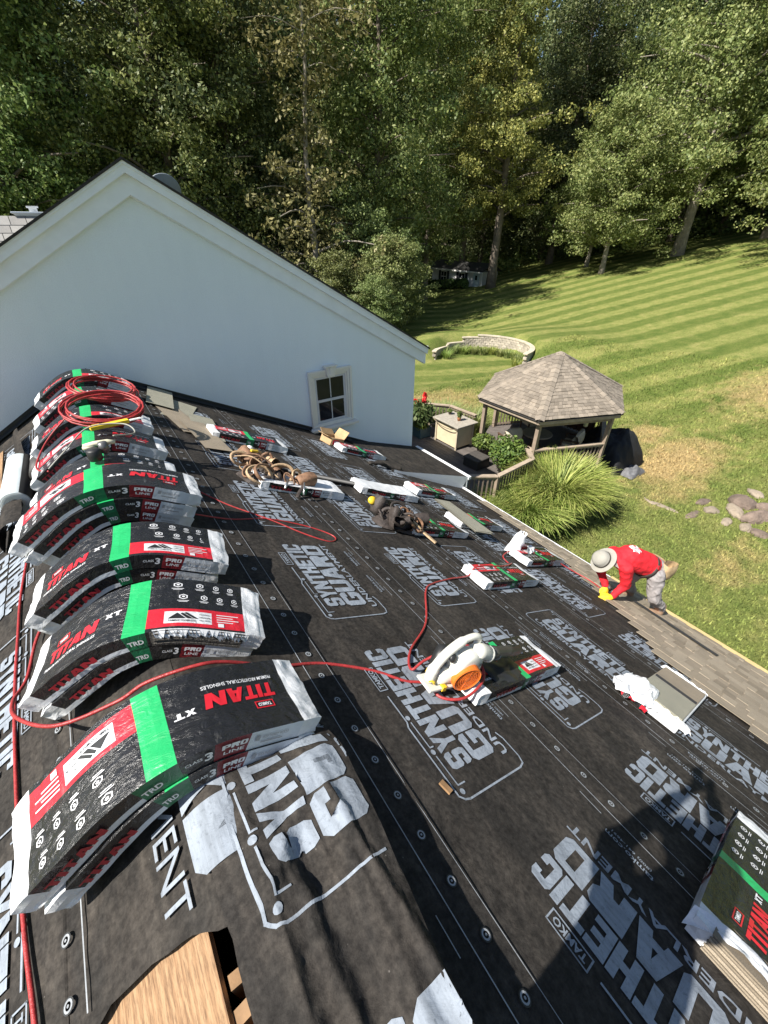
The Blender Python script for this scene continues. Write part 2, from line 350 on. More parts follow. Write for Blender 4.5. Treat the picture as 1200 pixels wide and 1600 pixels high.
def cut_polys(polys, step, clip=None):
    """polys (2d) -> (verts, faces) diced on a grid; clip=(x0,x1,y0,y1)"""
    bm = bmesh.new()
    for p in polys:
        vs = [bm.verts.new((a, b, 0)) for a, b in p]
        try: bm.faces.new(vs)
        except Exception: pass
    bmesh.ops.triangulate(bm, faces=bm.faces[:])
    xs = [v.co.x for v in bm.verts]; ys = [v.co.y for v in bm.verts]
    for ax, lo, hi in ((0, min(xs), max(xs)), (1, min(ys), max(ys))):
        k = math.floor(lo/step)+1
        while k*step < hi:
            co = [0, 0, 0]; no = [0, 0, 0]; co[ax] = k*step; no[ax] = 1
            bmesh.ops.bisect_plane(bm, geom=bm.verts[:]+bm.edges[:]+bm.faces[:], plane_co=co, plane_no=no); k += 1
    if clip:
        for ax, val, sgn in ((0, clip[0], -1), (0, clip[1], 1), (1, clip[2], -1), (1, clip[3], 1)):
            co = [0, 0, 0]; no = [0, 0, 0]; co[ax] = val; no[ax] = sgn
            bmesh.ops.bisect_plane(bm, geom=bm.verts[:]+bm.edges[:]+bm.faces[:], plane_co=co, plane_no=no, clear_outer=True)
    bm.verts.index_update(); V = [(v.co.x, v.co.y) for v in bm.verts]; Fc = [tuple(v.index for v in f.verts) for f in bm.faces]; bm.free()
    return V, Fc
# ================================================================== our roof wing
X0, Z0, GZ = -0.14, -1.68, -7.2
cR, sR = 1/math.sqrt(1.25), .5/math.sqrt(1.25)
_q = math.sqrt(1+.58*.58); cL, sL = 1/_q, .58/_q
WALLY = 7.1; VE = 6.42
def PR(v, y, h=0.0): return Vector((X0+v*cR+h*sR, y, Z0-v*sR+h*cR))
def PL(v, y, h=0.0): return Vector((X0-v*cL-h*sL, y, Z0-v*sL+h*cL))
def FR(v, y, h=0.0, rot=0.0):
    p = PR(v, y, h); return Matrix(((cR, 0, sR, p.x), (0, 1, 0, p.y), (-sR, 0, cR, p.z), (0, 0, 0, 1))) @ RZ(rot)
def FL(v, y, h=0.0, rot=0.0):
    p = PL(v, y, h); return Matrix(((cL, 0, -sL, p.x), (0, 1, 0, p.y), (sL, 0, cL, p.z), (0, 0, 0, 1))) @ RZ(rot)
def adopt(root):
    inv = Matrix.Translation(-root.location)
    for ch in root.children: ch.matrix_parent_inverse = inv
def lin(a, b, n): return [a+(b-a)*i/n for i in range(n+1)]

wing = empty('house_wing', (X0, 2.5, GZ), label='roof wing covered in black printed underlayment in the foreground', cat='house')
YN = -2.6
b = MB()
for (va, vb, P, hh) in ((.045, VE, PR, 0), (.135, 5.2, PL, 0)):
    vs = [P(va, YN), P(vb, YN), P(vb, WALLY), P(va, WALLY), P(va, YN, -.018), P(vb, YN, -.018), P(vb, WALLY, -.018), P(va, WALLY, -.018)]
    b.add(vs, [(0, 1, 2, 3), (7, 6, 5, 4), (0, 4, 5, 1), (1, 5, 6, 2), (2, 6, 7, 3), (3, 7, 4, 0)])
b.build('roof_deck', PLY, wing)
b = MB()
for k in range(24):
    y = YN+.15+k*.4
    b.bar(PR(.03, y, -.10), PR(6.0, y, -.10), .038, .16); b.bar(PL(.03, y, -.10), PL(4.9, y, -.10), .038, .16)
b.box((X0+.01, (YN+WALLY)/2, Z0-.20), (.036, WALLY-YN, .22)); b.box((X0-.05, .42, Z0-.13), (.09, .035, .14)); b.build('rafter_frame', LUMBER, wing)
b = MB()
xe = PR(6.05, 0).x; xl = PL(4.9, 0).x
b.box((xe-.08, (YN+WALLY)/2, (GZ-4.75)/2), (.16, WALLY-YN, -4.75-GZ)); b.box((xl+.08, (YN+WALLY)/2, (GZ-4.3)/2), (.16, WALLY-YN, -4.3-GZ))
b.add([(xl+.1, YN+.2, GZ), (xe-.1, YN+.2, GZ), (xe-.1, YN+.2, -4.6), (X0, YN+.2, Z0-.12), (xl+.1, YN+.2, -4.2)], [(0, 1, 2, 3, 4)])
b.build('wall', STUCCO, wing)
b = MB(); p = PR(VE, 0)
b.box((p.x-.015, (YN+5.3)/2, p.z-.11), (.03, 5.3-YN, .17)); b.box((p.x-.16, (YN+5.3)/2, p.z-.2), (.3, 5.3-YN, .012)); b.build('fascia', ALU, wing)
b = MB(); CREAMDRIP = simple('drip_edge_cream', (.50, .37, .17), .5, .08, 4)
b.box((p.x+.03, (YN+1.95)/2, p.z+.022), (.075, 1.95-YN, .035), 0); b.box((p.x+.025, (1.96+5.3)/2, p.z+.018), (.04, 5.3-1.96, .03), 1)
b.build('drip_edge', [CREAMDRIP, ALU], wing)
# ---- underlayment on the right slope: one sheet per roll
def sheet_mesh(P, v0, v1, y0, y1, h, seed, nv=6, ny=70, lift=.006):
    b = MB()
    def fn(v, y):
        e = (v-v0)/(v1-v0)
        hh = h+.003*vnoise(v*4, y*3, seed)+(lift*max(0, e-.85)/.15*vnoise(y*2.2, 3, seed+5))
        vv = v+(.006*(vnoise(y*1.1, 1, seed)-.5) if e > .99 else 0)
        return P(vv, y, hh)
    b.grid(fn, lin(v0, v1, nv), lin(y0, y1, ny)); return b
LOGO = (block('SYNTHETIC', .13, .94, .275, .425, .06)+block('GUARD', .12, .93, .085, .262, .055)+textpolys('UNDERLAYMENT', .09, .955, .005, .06)
        + frame_strip([(.645, .45), (.645, .508), (.81, .508), (.81, .45), (.645, .45)], .006)+textpolys('TAMKO', .66, .795, .462, .496)
        + frame_strip([(.60, .485), (.43, .485), (.40, .50), (.03, .50), (.008, .478), (0, .45), (0, .02), (.012, -.02), (.05, -.035), (.16, -.035), (.2, -.02)], .009)
        + frame_strip([(.07, .415), (.07, .463), (.22, .463)], .007)+frame_strip([(.27, .44), (.27, .463), (.42, .463)], .007)
        + disc(.04, .463, .014)+disc(.245, .463, .014)+disc(.45, .463, .014))
TCOM = textpolys('tamko.com', .25, .48, -.165, -.135)+textpolys('(800) 641-4691', .27, .46, -.2, -.18)+textpolys('tamko.com', .62, .85, -.165, -.135)+textpolys('(800) 641-4691', .64, .83, -.2, -.18)
def polys_mesh(name, polys, mat, z=0.0):
    b = MB()
    for pp in polys: b.add([(x, y, z) for x, y in pp], [tuple(range(len(pp)))])
    return b.mesh(name, mat)
logo_me = polys_mesh('printed_logo', LOGO+TCOM, PRINT)
capb = MB()
for pp in disc(0, 0, .0165, 14, .0105): capb.add([(x, y, .0012) for x, y in pp], [(0, 1, 2, 3)], 0)
for pp in disc(0, 0, .0045, 8): capb.add([(x, y, .002) for x, y in pp], [tuple(range(8))], 0)
for pp in disc(0, 0, .021, 14, .0165): capb.add([(x, y, .0006) for x, y in pp], [(0, 1, 2, 3)], 1)
cap_me = capb.mesh('cap_nail', [PRINTW, RUB_BLK])
rows = [('n', .99, .45), ('n', 2.12, .47), ('f', 3.13, 1.50), ('n', 4.2, .05), ('n', 5.33, .35)]
edges = [-.03, .75, 1.89, 3.03, 4.17, 5.31, VE-.005]
sheets = []
for k in range(6):
    v0 = max(edges[k]-.09, .05) if k else .06; v1 = edges[k+1]; h = .006+.0035*(6-k)
    sh = sheet_mesh(PR, v0, v1, YN, WALLY-.005, h, 10+k).build('underlayment_sheet', UND, wing, smooth=True); sheets.append((sh, h))
    if k >= 1:
        o, vt, y0 = rows[k-1]
        for j in range(-2, 6):
            if o == 'n':
                yy = y0+1.25*j
                if yy > 6.0 or yy < -2.4: continue
                # local x = reading direction = +Y ; local y (up) = upslope
                p_ = PR(vt+.47, yy, h+.0065); M = Matrix(((0, -cR, sR, p_.x), (1, 0, 0, p_.y), (0, sR, cR, p_.z), (0, 0, 0, 1)))
            else:
                yy = y0+1.25*j
                if yy > 6.9 or yy < -1.4: continue
                p_ = PR(vt+.02, yy, h+.0065); M = Matrix(((0, cR, sR, p_.x), (-1, 0, 0, p_.y), (0, -sR, cR, p_.z), (0, 0, 0, 1)))
            lo = link('printed_logo', logo_me, sh); lo.matrix_local = M
    if k < 5:
        lb = MB(); vv = edges[k+1]-.15
        lb.add([PR(vv, YN, h+.006), PR(vv+.0045, YN, h+.006), PR(vv+.0045, WALLY-.02, h+.006), PR(vv, WALLY-.02, h+.006)], [(0, 1, 2, 3)])
        for j in range(16):
            y = YN+.3+.6*j; lb.add([PR(vv-.06, y, h+.006), PR(vv-.056, y, h+.006), PR(vv-.056, y+.12, h+.006), PR(vv-.06, y+.12, h+.006)], [(0, 1, 2, 3)])
        lb.add([PR(edges[k+1]-.012, YN, h+.0066), PR(edges[k+1]-.009, YN, h+.0066), PR(edges[k+1]-.009, WALLY-.02, h+.0066), PR(edges[k+1]-.012, WALLY-.02, h+.0066)], [(0, 1, 2, 3)])
        lb.build('printed_guide_line', PRINTW, sh)
        for j in range(int((WALLY+.6)/.168)):
            y = -.58+.168*j+.01*hsh(j, k)
            if k == 4 and y < 2: continue
            c = link('cap_nail', cap_me, sh); c.matrix_local = FR(vv+.07+.008*(hsh(j, k, 2)-.5), y, h+.0075)
# ---- left slope
Lsheets = []
def yh(v):
    pts = [(0, .50), (.08, .53), (.15, .57), (.31, .605), (.46, .61), (.53, .585), (.56, .54), (.585, .40), (.60, .2), (.612, -.5), (.62, YN)]
    for (a, ya), (c, yc) in zip(pts[:-1], pts[1:]):
        if v <= c: return ya+(yc-ya)*(v-a)/(c-a)+.008*(vnoise(v*60, 2)-.5)
    return YN
b = MB(); vsl = [0, .04, .08, .12, .16, .2, .25, .31, .36, .41, .46, .5, .53, .545, .56, .572, .585, .592, .6, .606, .612, .62, .66, .7]
ts = [i/90 for i in range(91)]
def ridge_wrap(v, y, h):   # smooth roll over the ridge
    d = .05
    if v > d: return PL(v, y, h)
    if v < -d: return PR(-v, y, h)
    t = (v+d)/(2*d); a = PR(d, y, h); c = PL(d, y, h); m = Vector((X0, y, Z0+h+.002)); return (1-t)**2*a+2*t*(1-t)*m+t*t*c
def fL0(v, t):
    y0 = yh(v); y = y0+(WALLY-.005-y0)*t*t if t < 1 else WALLY-.005
    return ridge_wrap(v, y, .022+.010*vnoise(v*9, y*5, 4)+.006*vnoise(v*30, y*14, 8))
b.grid(fL0, vsl, ts)
b.grid(lambda v, t: ridge_wrap(v, .5+(WALLY-.505)*t, .022+.010*vnoise(v*9, (.5+6.6*t)*5, 4)), [-.14, -.11, -.08, -.05, -.025, 0], lin(0, 1, 60))
l0 = b.build('underlayment_sheet', UND, wing, smooth=True)
l1 = sheet_mesh(PL, .55, 1.83, YN, WALLY-.005, .012, 31).build('underlayment_sheet', UND, wing, smooth=True)
l2 = sheet_mesh(PL, 1.75, 3.0, YN, 4.9, .008, 32).build('underlayment_sheet', UND, wing, smooth=True)
for j in range(-2, 4):
    yy = 2.72+1.25*j
    p_ = PL(.79+.5, yy, .022); M = Matrix(((0, cL, -sL, p_.x), (-1, 0, 0, p_.y), (0, sL, cL, p_.z), (0, 0, 0, 1)))
    if yy < 6.9: link('printed_logo', logo_me, l1).matrix_local = M
lb = MB()
for vv in (.53,):
    lb.grid(lambda v, t: PL(v, .64+6.4*t, .0405), [vv, vv+.005], lin(0, 1, 40))
lb.build('printed_guide_line', PRINTW, l0)
for j in range(28):
    c = link('cap_nail', cap_me, l0); c.matrix_local = FL(.60, .70+.17*j, .040)
# lettering of the sheet end that wraps over the ridge ("...MENT" and the last big letters)
V, Fc = cut_polys(textpolys('MENT', .60, .97, .0, .095)+block('RD', .50, .93, .13, .36, .06), .02)
b = MB()
b.add([ridge_wrap(.225-w, 1.6-u, .022+.010*vnoise((.225-w)*9, (1.6-u)*5, 4)+.017) for u, w in V], Fc); b.build('printed_logo', PRINT, l0)
# ---- loose flap of underlayment lying over the ridge near the camera
def fedge(y): return .375+.13*max(-.6, min(1.1, y))/1.04+.012*(vnoise(y*7, 9)-.5)
def tri(x, w): return max(0.0, 1-abs(x)/w)
def fh(v, y):
    g = max(0, min(1, (1.12-y)/.35)); g = g*g*(3-2*g); a = max(0, min(1, (v+.02)/.40))
    h = .028+.13*(a**1.15)*g
    k = max(.12, min(1, (.92-y)/.35))
    h += k*(.030*tri(v-.035-.035*y, .055)+.020*tri(v-.145+.05*y, .05)-.014*tri(v-.20+.02*y, .05)+.018*tri(v-.285-.04*y, .05)+.02*tri(v-.37+.06*y, .03))
    h += k*.022*tri((v-.1)*.6+(y-.48)*.8, .05)*tri(v-.14, .16)+k*.02*tri((v-.25)*-.7+(y-.72)*.7, .04)
    h += .010*(vnoise(v*9, y*4, 41)-.5)+.006*(vnoise(v*34, y*15, 42)-.5)+.003*(vnoise(v*80, y*40, 43)-.5)
    return max(h, .03)
def flapP(v, y, dh=0.0): return PR(v, y, fh(v, y)+dh) if v > 0 else PR(0, y, fh(0, y)+dh)+Vector((v*.95, 0, v*.15))
b = MB(); ys = lin(-1.0, 1.30, 170)
b.grid(lambda s, y: flapP(-.075+s*(fedge(y)+.075), y), lin(0, 1, 80), ys)
flap = b.build('underlayment_flap', UND, wing, smooth=True, label='loose crumpled flap of black printed underlayment over the ridge')
def flaplogo(y0, vt):
    V, Fc = cut_polys(LOGO, .018); P2 = [(vt+.47-w, y0+u) for u, w in V]
    keep = [f for f in Fc if all(P2[i][0] < fedge(P2[i][1])-.004 and P2[i][0] > -.05 and -.9 < P2[i][1] < 1.28 for i in f)]
    b = MB(); b.add([flapP(v, y, .0035) for v, y in P2], keep); return b
flaplogo(.42, .045).build('printed_logo', PRINT, flap, smooth=True)
flaplogo(-.83, .045).build('printed_logo', PRINT, flap, smooth=True)
# ---- shingle courses already nailed along the eave, each strip its own piece
def shingle_mesh(seed, n):
    r = random.Random(seed); b = MB(); x = 0.0; L = 1.0
    b.box((L/2, .165, .002), (L-.004, .33, .004))          # local x along the eave, y upslope
    while x < L-.03:
        w = min(r.uniform(.11, .24), L-x)
        b.box((x+w/2, .072, .0065), (w-.006, .146, .005)); x += w+r.choice((.0, .0, .09, .14))
    return b.mesh('shingle', SHING)
sh_me = [shingle_mesh(i, 4) for i in range(5)]
def vedge(row):   # far end (y) of each course
    v = VE-row*.143
    return [4.6, 3.9, 3.3, 2.75, 2.25, 2.0, 1.75, 1.5, 1.3, 1.1, .95, .8, .7, .3, -.2][row] if row < 15 else -1
for row in range(15):
    v = VE+.012-row*.143; y1 = vedge(row); y = y1
    while y > -2.3:
        M = Matrix(((0, -cR, sR, 0), (-1, 0, 0, 0), (0, sR, cR, 0), (0, 0, 0, 1)))
        # local x -> -Y, local y -> upslope
        p_ = PR(v, y, .034+.0012*row); M = Matrix(((0, -cR, -sR*-1, p_.x), (-1, 0, 0, p_.y), (0, sR, cR, p_.z), (0, 0, 0, 1)))
        o = link('shingle', sh_me[random.randrange(5)], wing); o.matrix_world = M
        # slight tilt so the butt edge sits proud of the course below
        y -= 1.0
adopt(wing)
# ---- small cricket roof beside the white wall with its white fascia
ck = empty('eave_return', (5.3, 6.2, -5.2), label='small eave return with white fascia board beside the white wall', cat='eave')
A = PR(4.5, 5.40, .035); B = PR(VE+.03, 5.28, .27); C = Vector((B.x, WALLY-.03, B.z)); Dp = Vector((PR(4.5, 0, .035).x, WALLY-.03, PR(4.5, 0, .035).z))
def ln(a, b, t): return a+(b-a)*t
b = MB(); b.add([A, B, C, Dp], [(0, 1, 2, 3)]); b.add([p+Vector((0, 0, -.012)) for p in (A, B, C, Dp)], [(3, 2, 1, 0)]); b.build('roof_sheet', UND, ck)
b = MB(); Bl = PR(VE-.02, 5.28, -.02); nrm = Vector((0, -.012, 0))
b.add([A+nrm, Bl+nrm, B+nrm+Vector((0, 0, .015)), A+nrm+Vector((0, 0, .012))], [(0, 1, 2, 3)])
b.add([A+nrm*3, PR(5.9, 5.3, .01)+nrm*3, PR(5.9, 5.3, .01)+nrm*3+Vector((0, 0, .05)), A+nrm*3+Vector((0, 0, .05))], [(0, 1, 2, 3)]); b.build('rake_fascia', ALU, ck)
b = MB(); b.bar(B+Vector((.03, -.03, -.02)), C+Vector((.03, 0, -.02)), .07, .06); b.bar(B+Vector((-.005, 0, -.14)), C+Vector((-.005, 0, -.14)), .03, .22); b.build('gutter', ALU, ck)
b = MB()
for k in range(3):
    b.grid(lambda u, w: ln(ln(A, B, .2+.26*k+u*.2), ln(Dp, C, .2+.26*k+u*.2), .25+w*.5)+Vector((0, 0, .006)), [0, 1], [0, 1])
me_ = b
adopt(ck)
# ================================================================== main house with gable wall
house = empty('gable_house', (1.05, 9.5, GZ), label='large white stucco gable wall of the main house behind the roof', cat='house')
PKX, PKZ, GS = 1.05, .65, .565
XR, XLf = 5.66, -6.2
def gz(x): return PKZ-GS*abs(x-PKX)
b = MB()
poly = [(XLf, GZ), (XR, GZ), (XR, gz(XR)-.06), (PKX, PKZ-.06), (XLf, gz(XLf)-.06)]
n = len(poly)
b.add([(x, WALLY, z) for x, z in poly]+[(x, 22.0, z) for x, z in poly], [tuple(range(n))]+[(i, n+i, n+(i+1) % n, (i+1) % n) for i in (0, 1, 4)]+[tuple(range(2*n-1, n-1, -1))])
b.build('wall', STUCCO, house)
# roof slabs with a thin dark shingle edge, white rake boards under it
b = MB(); e = .30
for sgn, xe_ in ((1, XR+.26), (-1, XLf-.3)):
    ze = gz(xe_); y0, y1 = WALLY-.16, 22.3
    vs = [(PKX, y0, PKZ), (xe_, y0, ze), (xe_, y1, ze), (PKX, y1, PKZ)]; vs2 = [(x, y, z+.03) for x, y, z in vs]
    b.add(vs+vs2, [(0, 1, 2, 3), (7, 6, 5, 4), (0, 4, 5, 1), (1, 5, 6, 2), (3, 2, 6, 7)])
b.build('roof', DARKROOF, house)
def rake(d0, d1, y, th, nm, mat):
    b = MB()
    for xe_ in (XR+.22, XLf-.2):
        s = 1 if xe_ > PKX else -1; ze = gz(xe_)
        q = [(PKX, PKZ-d0), (xe_, ze-d0), (xe_, ze-d1), (PKX, PKZ-d1)]
        vs = [(x, y, z) for x, z in q]+[(x, y+th, z) for x, z in q]
        b.add(vs, [(0, 1, 2, 3), (7, 6, 5, 4), (0, 4, 5, 1), (1, 5, 6, 2), (2, 6, 7, 3), (3, 7, 4, 0)])
    return b.build(nm, mat, house)
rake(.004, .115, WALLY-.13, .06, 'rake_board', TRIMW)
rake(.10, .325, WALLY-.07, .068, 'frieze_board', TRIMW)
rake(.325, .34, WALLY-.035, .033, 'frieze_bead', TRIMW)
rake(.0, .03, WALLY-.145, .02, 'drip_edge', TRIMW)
b = MB(); xe_ = XR+.26; ze = gz(xe_)
b.box((xe_-.14, 14.6, ze-.12), (.28, 15, .02)); b.box((xe_+.03, 14.6, ze-.03), (.11, 15, .11)); b.build('gutter', ALU, house)
b = MB()   # step flashing at the roof/wall joint
for (P, v1) in ((PR, 6.3), (PL, 4.9)):
    q = [P(0, WALLY-.012, .10), P(v1, WALLY-.012, .10), P(v1, WALLY-.012, .0), P(0, WALLY-.012, .0)]; b.add(q, [(0, 1, 2, 3)])
    q = [P(0, WALLY-.09, .04), P(v1, WALLY-.09, .04), P(v1, WALLY-.012, .06), P(0, WALLY-.012, .06)]; b.add(q, [(0, 1, 2, 3)])
b.build('flashing', METAL, house)
# window
wx0, wx1, wz0, wz1 = 3.16, 4.07, -3.28, -2.17
win = empty('window', (0, 0, 0)); win.parent = house; 
def fr(x0, x1, z0, z1, w, y0, y1, b):
    for c, d in (((x0+x1)/2, z1-w/2, x1-x0, w), ((x0+x1)/2, z0+w/2, x1-x0, w)), (((x0+w/2), (z0+z1)/2, w, z1-z0-2*w), ((x1-w/2), (z0+z1)/2, w, z1-z0-2*w)):
        for (cx, cz, dx, dz) in (c, d): b.box((cx, (y0+y1)/2, cz), (dx, abs(y1-y0), dz))
b = MB(); fr(wx0, wx1, wz0+.03, wz1, .045, WALLY-.06, WALLY-.001, b); fr(wx0+.045, wx1-.045, wz0+.045, wz1-.045, .05, WALLY-.045, WALLY-.002, b); fr(wx0+.095, wx1-.095, wz0+.06, wz1-.095, .035, WALLY-.028, WALLY-.003, b); b.build('moulding', CREAM, win, bevel=.006)
cx = (wx0+wx1)/2
b = MB(); b.add([(cx-.07, WALLY-.09, wz1-.14), (cx+.07, WALLY-.09, wz1-.14), (cx+.11, WALLY-.09, wz1+.05), (cx-.11, WALLY-.09, wz1+.05)]+[(cx-.07, WALLY, wz1-.14), (cx+.07, WALLY, wz1-.14), (cx+.11, WALLY, wz1+.05), (cx-.11, WALLY, wz1+.05)], [(0, 1, 2, 3), (0, 4, 5, 1), (1, 5, 6, 2), (2, 6, 7, 3), (3, 7, 4, 0)])
b.box((cx, WALLY-.055, wz1+.06), (.26, .12, .025)); b.box((cx, WALLY-.097, wz1-.04), (.07, .015, .15)); b.build('keystone', CREAM, win, bevel=.004)
b = MB(); b.box((cx, WALLY-.075, wz0), (wx1-wx0+.14, .15, .05)); b.box((cx, WALLY-.04, wz0-.045), (wx1-wx0+.04, .08, .045)); b.build('sill', CREAM, win, bevel=.006)
b = MB(); ix0, ix1, iz0, iz1 = wx0+.13, wx1-.13, wz0+.09, wz1-.13; zm = (iz0+iz1)/2
fr(ix0, ix1, iz0, zm+.02, .05, WALLY-.018, WALLY-.002, b); fr(ix0, ix1, zm-.02, iz1, .04, WALLY-.012, WALLY-.001, b)
b.box((cx, WALLY-.012, (iz0+zm)/2), (.018, .01, zm-iz0-.07)); b.box((cx, WALLY-.008, (iz1+zm)/2), (.018, .008, iz1-zm-.07)); b.build('sash', VINYL, win)
for (xa, xb) in ((ix0+.04, cx-.008), (cx+.008, ix1-.04)):
    for (za, zb, yy) in ((iz0+.045, zm-.01, .0065), (zm+.01, iz1-.035, .0045)):
        b = MB(); b.add([(xa, WALLY-yy, za), (xb, WALLY-yy, za), (xb, WALLY-yy, zb), (xa, WALLY-yy, zb)], [(0, 1, 2, 3)]); b.build('pane', GLASS, win)
# downspout and small outlet low on the wall corner
b = MB(); b.tube([(5.35, WALLY-.03, PR(6.1, 0).z+.12), (5.35, WALLY-.05, PR(6.1, 0).z+.05)], .018, 8); b.build('pipe_outlet', ALU, house)
for ch in house.children:
    if ch is not win: ch.matrix_parent_inverse = Matrix.Translation(-house.location)
win.matrix_parent_inverse = Matrix.Translation(-house.location)
# satellite dish on the far slope
b = MB(); M = T3(1.97, 9.5, .50) @ RX(R(-62)) @ RZ(0)
b.lathe([(.02, -.05), (.15, -.035), (.26, 0), (.27, .004), (.255, .006), (.14, -.028), (.01, -.042)], 28, 0, M)
dish = empty('satellite_dish', (1.97, 9.5, .2), label='grey round satellite dish behind the white gable ridge', cat='satellite dish')
GREYD = simple('dish_grey', (.20, .23, .27), .5, .1)
b.build('reflector', GREYD, dish, smooth=True)
b = MB(); b.tube([(1.97, 9.55, .02), (1.97, 9.55, .5)], .03, 8); b.build('mast', GREYD, dish); adopt(dish)
# far roof with flared white chimney cap on the left
fr_ = empty('neighbour_wing', (-4, 16, GZ), label='grey shingled roof of a further wing at the left edge', cat='house')
b = MB(); rz_ = .155; zslope = .6
b.box((-4.0, 16.8, (GZ-.9)/2-.35), (9.4, 4.2, -.9-GZ-.7)); b.build('wall', STUCCO, fr_)
b = MB(); b.add([(-9, 14, rz_), (.9, 14, rz_), (.9, 20, -2.6), (-9, 20, -2.6)], [(0, 1, 2, 3)]); b.build('rear_slope', SHINGB, fr_)
b = MB(); b.add([(-9, 14, rz_-.01), (.9, 14, rz_-.01), (.9, 11.4, rz_-2.01), (-9, 11.4, rz_-2.01)], [(3, 2, 1, 0)]); b.build('roof_base', DARKROOF, fr_)
GREYSH = m_shingle('shingle_grey', (.24, .235, .225), (.29, .285, .275), (.33, .325, .31))
b = MB()
for r in range(12):
    t0, t1 = r/14, (r+1)/14; x = -4.0+.3*hsh(r)
    while x < .85:
        w = .22+.16*hsh(r, x); w = min(w, .88-x)
        P_ = lambda t, h: (14-2.6*t, rz_-2.0*t+h)
        ya, za = P_(t0-.02, .012); yb, zb = P_(t1, .030)
        b.add([(x, yb, zb), (x+w-.012, yb, zb), (x+w-.012, ya, za), (x, ya, za), (x, yb, zb-.02), (x+w-.012, yb, zb-.02)], [(0, 1, 2, 3), (4, 5, 1, 0)]); x += w
b.build('shingle_courses', GREYSH, fr_, kind='stuff'); adopt(fr_)
cc = empty('chimney_cap', (0, 14.4, rz_-.2), label='white flared chimney cap with square top behind the gable', cat='chimney cap')
b = MB(); b.box((.02, 14.4, rz_+.02), (.52, .5, .16), 0, None, 1.55); b.box((.02, 14.4, rz_+.115), (.86, .82, .03)); b.build('hood', TRIMW, cc, bevel=.006)
b = MB(); b.box((.02, 14.4, rz_+.17), (.16, .16, .09)); b.box((.02, 14.4, rz_+.228), (.23, .23, .03)); b.build('flue_top', simple('flue_grey', (.55, .55, .54), .5, .1), cc, bevel=.004); adopt(cc)
# ================================================================== shingle bundles
BL, BW, BT = 1.04, .345, .09
def bend_table():
    n = 400; us = [-0.62+1.24*i/n for i in range(n+1)]; xs = [0]; zs = [0]
    aL, aR = math.atan(.58)+R(4), math.atan(.5)+R(4)
    def phi(u):
        t = max(-1, min(1, u/.24)); t = t*(1.5-.5*t*t); e = max(0, abs(u)-.38)*.5
        return (aL-aR)/2-(aL+aR)/2*t-math.copysign(e, u)
    for i in range(n):
        p = phi((us[i]+us[i+1])/2); d = us[1]-us[0]; xs.append(xs[-1]+math.cos(p)*d); zs.append(zs[-1]+math.sin(p)*d)
    k = max(range(n+1), key=lambda i: zs[i]); xs = [x-xs[k] for x in xs]; zs = [z-zs[k] for z in zs]
    return us, xs, zs, phi
_bu, _bx, _bz, _bphi = bend_table()
def bend_ridge(zb):
    def f(u, w, z):
        i = max(0, min(len(_bu)-2, int((u+.62)/1.24*400))); t = (u-_bu[i])/(_bu[i+1]-_bu[i])
        x = _bx[i]+(_bx[i+1]-_bx[i])*t; zz = _bz[i]+(_bz[i+1]-_bz[i])*t; p = _bphi(u); h = z+zb
        return (x-math.sin(p)*h, w, zz+math.cos(p)*h)
    return f
def bend_flat(seed=0):
    def f(u, w, z): return (u, w, z+.006*math.sin(u*5+seed)*(1 if z > .01 else 0))
    return f
HW = BW/2
UB0 = [-.52, -.505, -.49, -.47, -.45, -.43, -.38, -.33, -.28, -.24, -.2, -.15, -.10, -.06, -.02, .03, .075, .09, .13, .16, .2, .26, .30, .34, .38, .43, .45, .47, .49, .505, .52]
UB = []
for _a, _c in zip(UB0[:-1], UB0[1:]): UB += [_a, (_a+_c)/2]
UB.append(UB0[-1]); UB = sorted(set(UB+[.042]))
WB = [-HW, -.16, -.15, -.128, -.09, -.05, -.03, .005, .04, .075, .11, .145, HW]
def topz(u, w, seed): return .0028*(vnoise(u*14+seed, w*14, seed)-.5)*2-.008*math.exp(-((w/HW)**2)*2)
ZB = [0, .026, .058, BT]
def topmat(u, w, white):
    if abs(u) > .43: return 0
    if white: return 0
    if -.02 < u < .042: return 3
    if u > .042 and -.15 < w < -.03:
        return 0 if (.09 < u < .26 and -.128 < w < -.05) else 2
    return 1
def sidemat(u, z, sgn):
    # sgn -1: front face, +1: back face (point symmetric)
    if abs(u) > .43: return 0
    if -.02 < u < (.042 if sgn < 0 else .075): return 4
    q = u if sgn < 0 else (.055-u)
    if q < -.02: return 1 if z > .02 else 6
    if q < .16: return 1
    if q < .26: return 5
    return 6
BM = [WHITE, BLACK, RED, GREEN, DGREEN, DRED, LABELW, SHEDGE]
